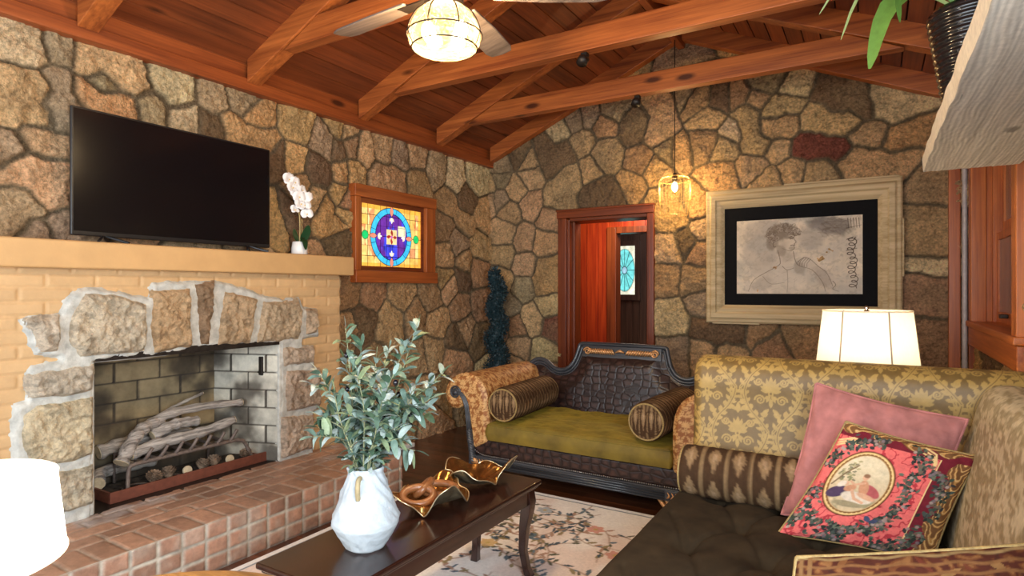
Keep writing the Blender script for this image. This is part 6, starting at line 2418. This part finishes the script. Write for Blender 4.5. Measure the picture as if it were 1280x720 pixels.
gprof = [(0.072, 2.435), (0.088, 2.425), (0.115, 2.395), (0.134, 2.355), (0.141, 2.320), (0.136, 2.292), (0.118, 2.270), (0.08, 2.256), (0.0, 2.250)]
gp = [(p.x, p.z) for p in spline([(a, 0, b) for a, b in gprof], 40)]
MB().lathe(CX, CY, [(max(1e-4, a), b) for a, b in gp], 48).build('glass_bowl', M['seeded'], fan, smooth=True)
cg = MB()
for z, r_ in ((2.326, 0.148), (2.275, 0.128), (2.432, 0.082)):
    cg.tube([(CX + r_ * math.cos(k * math.pi / 24), CY + r_ * math.sin(k * math.pi / 24), z) for k in range(48)], 0.0032, 6, closed=True)
for k in range(8):
    a = 2 * math.pi * (k + 0.3) / 8
    ca, sa = math.cos(a), math.sin(a)
    cg.tube(spline([(CX + 0.08 * ca, CY + 0.08 * sa, 2.435), (CX + 0.115 * ca, CY + 0.115 * sa, 2.405), (CX + 0.142 * ca, CY + 0.142 * sa, 2.355), (CX + 0.148 * ca, CY + 0.148 * sa, 2.320), (CX + 0.128 * ca, CY + 0.128 * sa, 2.275)], 18), 0.0028, 5)
cg.build('glass_cage', M['bronze'], fan, smooth=True)
for sx in (-1, 1):
    bx_, by_ = CX + 0.058 * sx, CY + 0.03 * sx
    MB().ball((bx_, by_, 2.345), 0.026, 14, 1.5).build('bulb', M['bulb_fan'], fan, smooth=True)
    MB().tube([(bx_, by_, 2.380), (bx_, by_, 2.435)], 0.012, 10).build('socket', M['bronze'], fan)
    point('fan_light', (bx_, by_, 2.330), 46, (1.0, 0.72, 0.42), 0.04)

# spotlights hooked under the beams
for lb, u, v, yy in (('small dark spotlight clipped under the nearer tie beam', 731, 74, 3.35), ('small dark spotlight clipped under the farther tie beam', 797, 124, 4.30)):
    p = at(1, yy, u, v)
    s_ = thing('spotlight', lb, 'spotlight', (p[0], yy, 2.77))
    MB().box((p[0] - 0.02, yy - 0.02, 2.745), (p[0] + 0.02, yy + 0.02, 2.77)).build('clip', M['iron'], s_, bevel=0.003)
    MB().tube([(p[0], yy - 0.045, 2.695), (p[0], yy - 0.03, 2.72), (p[0], yy + 0.02, 2.735)], [0.034, 0.032, 0.02], 14).build('lamp_head', M['iron'], s_, smooth=True)

# ================================================================== VASE, OLIVE BRANCHES, BOWLS ON THE TABLE
VX, VY, VZ = -1.490, 1.485, TZ
vs = thing('vase', 'rough white ceramic vase with narrow neck on the dark coffee table', 'vase', (VX, VY, VZ))
vp = [(0.0, 0.0), (0.058, 0.0), (0.066, 0.006), (0.098, 0.055), (0.113, 0.085), (0.114, 0.098), (0.104, 0.125), (0.083, 0.185), (0.066, 0.232), (0.059, 0.255), (0.062, 0.268), (0.058, 0.274), (0.052, 0.268), (0.050, 0.24), (0.055, 0.20)]


def vfn(u, v):
    t = v * (len(vp) - 1)
    rr_ = np.interp(t, range(len(vp)), [p[0] for p in vp])
    zz = np.interp(t, range(len(vp)), [p[1] for p in vp])
    b = 0.006 * (fbm(np.cos(2 * np.pi * u) * 4 + 9, np.sin(2 * np.pi * u) * 4 + zz * 40, 3, 4) - 0.5) * 2
    return (VX + (rr_ + b * (rr_ > 0.01)) * np.cos(2 * np.pi * u), VY + (rr_ + b * (rr_ > 0.01)) * np.sin(2 * np.pi * u), VZ + zz + b * 0.4)


surf('body', vfn, 96, 113, M['vase'], vs, cu=True)
fa = math.atan2(-VY, -VX) - 0.30
ca, sa = math.cos(fa), math.sin(fa)
hp = spline([(VX + 0.061 * ca, VY + 0.061 * sa, VZ + 0.252), (VX + 0.082 * ca, VY + 0.082 * sa, VZ + 0.247), (VX + 0.089 * ca, VY + 0.089 * sa, VZ + 0.215), (VX + 0.082 * ca, VY + 0.082 * sa, VZ + 0.186)], 18)
MB().tube(hp, 0.0085, 8).build('lug_handle', M['ochre'], vs, smooth=True)
ca, sa = -ca, -sa
hp = spline([(VX + 0.061 * ca, VY + 0.061 * sa, VZ + 0.252), (VX + 0.082 * ca, VY + 0.082 * sa, VZ + 0.247), (VX + 0.089 * ca, VY + 0.089 * sa, VZ + 0.215), (VX + 0.082 * ca, VY + 0.082 * sa, VZ + 0.186)], 18)
MB().tube(hp, 0.0085, 8).build('lug_handle', M['ochre'], vs, smooth=True)

TIPS = [(432, 410, 0.0), (398, 466, -0.02), (521, 408, 0.05), (508, 432, 0.0), (553, 466, 0.06), (538, 498, -0.02), (418, 490, -0.10), (470, 448, 0.02), (452, 432, 0.08), (492, 468, -0.08), (408, 515, 0.04), (530, 520, 0.10), (447, 470, -0.12), (478, 500, -0.14), (500, 500, 0.12), (430, 450, 0.10), (425, 525, 0.0), (445, 500, 0.12), (500, 535, -0.06), (470, 520, -0.16), (520, 480, -0.02), (412, 545, -0.05), (455, 480, 0.15), (485, 440, 0.04)]
rl = random.Random(77)
LCOL = [(0.10, 0.17, 0.12), (0.16, 0.25, 0.20), (0.30, 0.40, 0.36), (0.06, 0.115, 0.07), (0.24, 0.31, 0.17), (0.42, 0.50, 0.47)]
dep = float(np.dot(np.array([VX, VY, 0]), DV))
for bi, (u, v, dd) in enumerate(TIPS):
    d = ray(u, v)
    tip = Vector((0, 0, CAM_H)) + Vector(d) * (dep + dd)
    base = Vector((VX + rl.uniform(-.025, .025), VY + rl.uniform(-.025, .025), VZ + 0.10))
    rim = Vector((VX, VY, VZ + 0.275)) + (Vector((tip.x - VX, tip.y - VY, 0)).normalized() * 0.035)
    mid = rim.lerp(tip, 0.5) + Vector((rl.uniform(-.02, .02), rl.uniform(-.02, .02), 0.035))
    P = spline([base, rim, mid, tip], 30)
    br = thing('olive_branch', 'silvery green olive branch standing in the white vase', 'olive branch', tuple(base), 'olive branches in the white vase')
    MB().tube(P, [0.0036 - 0.0024 * i / (len(P) - 1) for i in range(len(P))], 6).build('stem', M['olive_stem'], br, smooth=True)
    mb = MB()
    n = len(P)
    cnt = 0
    twigs = [(P, 0.30)]
    for k in range(2):
        i0 = rl.randrange(int(n * 0.42), int(n * 0.75))
        a = P[i0]
        dr_ = Vector((rl.uniform(-1, 1), rl.uniform(-1, 1), rl.uniform(0.1, 0.9))).normalized()
        L = rl.uniform(0.07, 0.13)
        q_ = [a + dr_ * L * t_ / 8 + Vector((0, 0, -0.02 * (t_ / 8) ** 2)) for t_ in range(9)]
        twigs.append((q_, 0.2))
        MB().tube(q_, [0.0020 - 0.0001 * t_ for t_ in range(9)], 5).build('twig', M['olive_stem'], br, smooth=True)
    for Q, st0 in twigs:
        m = len(Q)
        L_tot = sum((Q[i + 1] - Q[i]).length for i in range(m - 1))
        nl = max(4, int(L_tot * (1 - st0) / 0.021))
        for j in range(nl):
            t_ = st0 + (1 - st0) * (j + 0.5) / nl
            i = min(m - 2, int(t_ * (m - 1)))
            p = Q[i].lerp(Q[i + 1], t_ * (m - 1) - i)
            tg = (Q[i + 1] - Q[i]).normalized()
            for s_ in (0, 1):
                if rl.random() < 0.12:
                    continue
                sdv = Vector((rl.gauss(0, 1), rl.gauss(0, 1), rl.gauss(0, 0.6)))
                sdv = (sdv - tg * sdv.dot(tg)).normalized()
                dl = (tg * rl.uniform(0.25, 0.9) + sdv).normalized()
                L = rl.uniform(0.040, 0.070)
                leafblade(mb, [p, p + dl * L * 0.5 + Vector((0, 0, 0.004)), p + dl * L + Vector((0, 0, rl.uniform(-0.014, 0.002)))], L * rl.uniform(0.14, 0.21),
                          (rl.uniform(-.6, .6), rl.uniform(-.6, .6), 1), 0.18, 0.8, rl.choice(LCOL))
        p = Q[-1]
        tg = (Q[-1] - Q[-2]).normalized()
        leafblade(mb, [p, p + tg * 0.025, p + tg * 0.05 + Vector((0, 0, -0.006))], 0.008, (0.3, 0.2, 1), 0.18, 0.8, rl.choice(LCOL))
    mb.build('leaves', M['olive_leaf'], br, smooth=True, col=True)
    if bi in (0, 2, 3, 5, 9, 10, 11):
        for k in range(2):
            p = P[int(n * rl.uniform(0.55, 0.93))] + Vector((rl.uniform(-.016, .016), rl.uniform(-.016, .016), -0.012))
            MB().ball(tuple(p), 0.0085, 10, 1.25).build('olive', M['olive'], br, smooth=True)


# gilded leaf-shaped bowls
def leafbowl(label, cx, cy, L, Wd, ang, seed, H, ph):
    t = thing('leaf_bowl', label, 'bowl', (cx, cy, TZ), 'gilded leaf bowls')
    ca, sa = math.cos(ang), math.sin(ang)

    def shape(u, v, off=0.0):
        th = 2 * np.pi * u
        rad = (1 + 0.13 * np.sin(3 * th + ph) + 0.08 * np.sin(5 * th + 2 * ph) + 0.03 * np.sin(11 * th))
        rr_ = v * rad
        x = rr_ * L * np.cos(th)
        y = rr_ * Wd * np.sin(th)
        z = 0.012 + H * v ** 2.2 * (1 + 0.42 * np.sin(3 * th + ph + 0.9) + 0.22 * np.sin(5 * th - ph)) - 0.016 * sst(v, 0.86, 1.0) * (1 + np.sin(4 * th + ph))
        z = z + 0.005 * np.sin(9 * th + 5 * v) * v + 0.004 * (fbm(x * 50, y * 50, seed, 3) - 0.5)
        return x, y, np.maximum(z, 0.002) + off

    def inn(u, v):
        x, y, z = shape(u, v, 0.003)
        return (cx + x * ca - y * sa, cy + x * sa + y * ca, TZ + z)

    def outf(u, v):
        x, y, z = shape(u, v, -0.001)
        return (cx + x * ca - y * sa, cy + x * sa + y * ca, TZ + z)
    surf('inside', inn, 100, 40, M['gold'], t, cu=True, v=(0.02, 1))
    o = surf('outside', outf, 100, 40, M['gold_out'], t, cu=True, v=(0.02, 1))
    th = np.linspace(0, 1, 100, endpoint=False)
    x, y, z = shape(th, np.ones(100), 0.001)
    MB().tube([(cx + a * ca - b * sa, cy + a * sa + b * ca, TZ + c_) for a, b, c_ in zip(x, y, z)], 0.0026, 6, closed=True).build('lip', M['pewter'], t, smooth=True)
    return t


M['gold_out'] = m_plain('dull_gilt_outside', (0.33, 0.27, 0.17), 0.35, 0.8, 0.4, 30, 0.4, 60)
leafbowl('gilded leaf shaped bowl nearer the white vase, holding a carved wooden chain', -1.535, 1.905, 0.170, 0.128, 1.75, 3, 0.066, 0.4)
leafbowl('empty gilded leaf shaped bowl at the far end of the coffee table', -1.525, 2.215, 0.165, 0.115, 1.25, 9, 0.070, 2.1)
wc = thing('wooden_chain', 'carved brown wooden chain links heaped in the nearer gilded bowl', 'chain', (-1.55, 1.88, TZ + 0.03))
for (cx_, cy_, cz_, a, tilt, rl_, rs_) in ((-1.555, 1.835, TZ + 0.058, 0.9, 0.75, 0.062, 0.036), (-1.585, 1.905, TZ + 0.066, 2.0, -0.7, 0.058, 0.036), (-1.525, 1.935, TZ + 0.060, 0.35, 0.35, 0.068, 0.038)):
    rot = Matrix.Rotation(a, 3, 'Z') @ Matrix.Rotation(tilt, 3, 'X')
    pts = [Vector((cx_, cy_, cz_)) + rot @ Vector((rl_ * math.cos(k * math.pi / 16), rs_ * math.sin(k * math.pi / 16), 0)) for k in range(32)]
    MB().tube(pts, 0.0155, 10, closed=True).build('chain_link', M['chainwood'], wc, smooth=True)

# white power strip on the floor at the foot of the left wall
psx, psy = -3.345, 3.80
pw = thing('power_strip', 'small white power strip on the floor by the left stone wall', 'power strip', (psx, psy, 0))
MB().box((psx - 0.028, psy - 0.075, 0), (psx + 0.028, psy + 0.075, 0.036)).build('body', M['white'], pw, bevel=0.006)
for k in range(3):
    MB().tube([(psx, psy - 0.045 + k * 0.045, 0.034), (psx, psy - 0.045 + k * 0.045, 0.0375)], 0.015, 14).build('socket', M['pipe'], pw)

# ================================================================== SPIRAL TOPIARY
TPX, TPY = -3.18, 4.93
tpy = thing('spiral_topiary', 'tall narrow dark blue green spiral topiary in the stone corner', 'topiary', (TPX, TPY, 0))
rt = random.Random(41)
core = MB()
core.tube([(TPX, TPY, 0.2), (TPX, TPY, 1.46)], [0.02, 0.012], 8)
core.build('trunk', M['stem'], tpy, smooth=True)
lv = MB()
for k in range(12000):
    t_ = rt.random() ** 0.85
    z = 0.34 + 1.16 * t_
    sw = 0.045 * (1 - 0.5 * t_)
    a0 = t_ * 2 * math.pi * 3.6 + 0.6
    hx_, hy_ = TPX + sw * math.cos(a0), TPY + sw * math.sin(a0)
    rad = 0.112 - 0.040 * t_
    if t_ > 0.93:
        rad *= 0.75
    a, el_ = rt.uniform(0, 6.283), math.asin(rt.uniform(-1, 1))
    dv = Vector((math.cos(a) * math.cos(el_), math.sin(a) * math.cos(el_), math.sin(el_)))
    p = Vector((hx_, hy_, z)) + dv * rad * rt.uniform(0.6, 1.0)
    s_ = dv.orthogonal().normalized()
    s_ = (Matrix.Rotation(rt.uniform(0, 6.28), 3, dv) @ s_)
    tipv = (dv * 0.7 + s_ * 0.7 + Vector((0, 0, 0.25))).normalized() * rt.uniform(0.018, 0.032)
    w_v = tipv.cross(dv).normalized() * 0.0052
    lv.add([p, p + tipv * 0.5 + w_v, p + tipv, p + tipv * 0.5 - w_v], [(0, 1, 2, 3)])
lv.build('foliage', M['topiary'], tpy)
core2 = MB()
pts, rad = [], []
for k in range(60):
    t_ = k / 59
    a0 = t_ * 2 * math.pi * 3.6 + 0.6
    sw = 0.045 * (1 - 0.5 * t_)
    pts.append((TPX + sw * math.cos(a0), TPY + sw * math.sin(a0), 0.34 + 1.14 * t_))
    rad.append((0.112 - 0.040 * t_) * 0.62)
core2.tube(pts, rad, 12)
core2.build('inner_growth', M['topiary'], tpy, smooth=True)
MB().lathe(TPX, TPY, [(0.0, 0.0), (0.10, 0.0), (0.12, 0.02), (0.14, 0.20), (0.15, 0.235), (0.13, 0.24), (0.12, 0.22), (0.0, 0.22)], 32).build('pot', M['iron'], tpy, smooth=True)

# ================================================================== POT PLANT ON THE WEATHERED SHELF
QX, QY, QZ = 0.288, 2.58, SZ + 0.066
pt = thing('potted_plant', 'green strap leaved plant in a ribbed black pot on the weathered shelf', 'potted plant', (QX, QY, QZ))
prof = [(0.0, 0.0), (0.088, 0.0)]
for i in range(56):
    t_ = i / 55
    prof.append((0.090 + 0.046 * t_ + 0.0035 * math.sin(t_ * 14 * 2 * math.pi), 0.004 + 0.31 * t_))
prof += [(0.132, 0.318), (0.128, 0.326), (0.118, 0.318), (0.115, 0.28), (0.0, 0.28)]
MB().lathe(QX, QY, [(a, QZ + b) for a, b in prof], 48).build('pot', M['pot'], pt, smooth=True)
zt = QZ + 0.29
GL = [(0.10, 0.24, 0.035), (0.16, 0.33, 0.06), (0.07, 0.18, 0.03), (0.30, 0.42, 0.16)]


def px3(u, v, y):
    return Vector(at(1, y, u, v))


LEAVES = [([(0, 0, 0), (-0.10, -0.01, 0.16)], (1112, 8, 2.50), (1087, 86, 2.47), 0.036, 1),
          ([(0, 0, 0), (-0.03, -0.02, 0.20)], (1165, -40, 2.44), (1140, -6, 2.38), 0.022, 0),
          ([(0, 0, 0), (-0.12, 0.02, 0.15)], (1085, -18, 2.60), (1051, 50, 2.62), 0.008, 3),
          ([(0, 0, 0), (-0.14, 0.04, 0.14)], (1060, -20, 2.66), (1024, 18, 2.70), 0.007, 3),
          ([(0, 0, 0), (-0.05, -0.03, 0.2)], (1130, -20, 2.40), (1125, 28, 2.36), 0.014, 2),
          ([(0, 0, 0), (0.06, -0.03, 0.22)], (1190, -60, 2.4), (1215, -90, 2.3), 0.026, 1),
          ([(0, 0, 0), (0.02, 0.08, 0.24)], (1150, -70, 2.75), (1130, -110, 2.9), 0.026, 0),
          ([(0, 0, 0), (-0.06, -0.04, 0.17)], (1120, -35, 2.45), (1075, -4, 2.42), 0.018, 2)]
for st, m_, e_, wd, ci in LEAVES:
    P = [Vector((QX, QY, zt)) + Vector(q_) for q_ in st] + [px3(*m_), px3(*e_)]
    mb = MB()
    leafblade(mb, P, wd, (-0.25, -0.95, -0.15), 0.22, 0.6, GL[ci])
    mb.build('leaf', M['plant'], pt, smooth=True, col=True)
MB().tube([(QX, QY, QZ + 0.27), (QX - 0.005, QY, zt + 0.08)], 0.016, 8).build('cane', M['stem'], pt, smooth=True)
# clear plastic sleeve edge / glass jar beside the pot
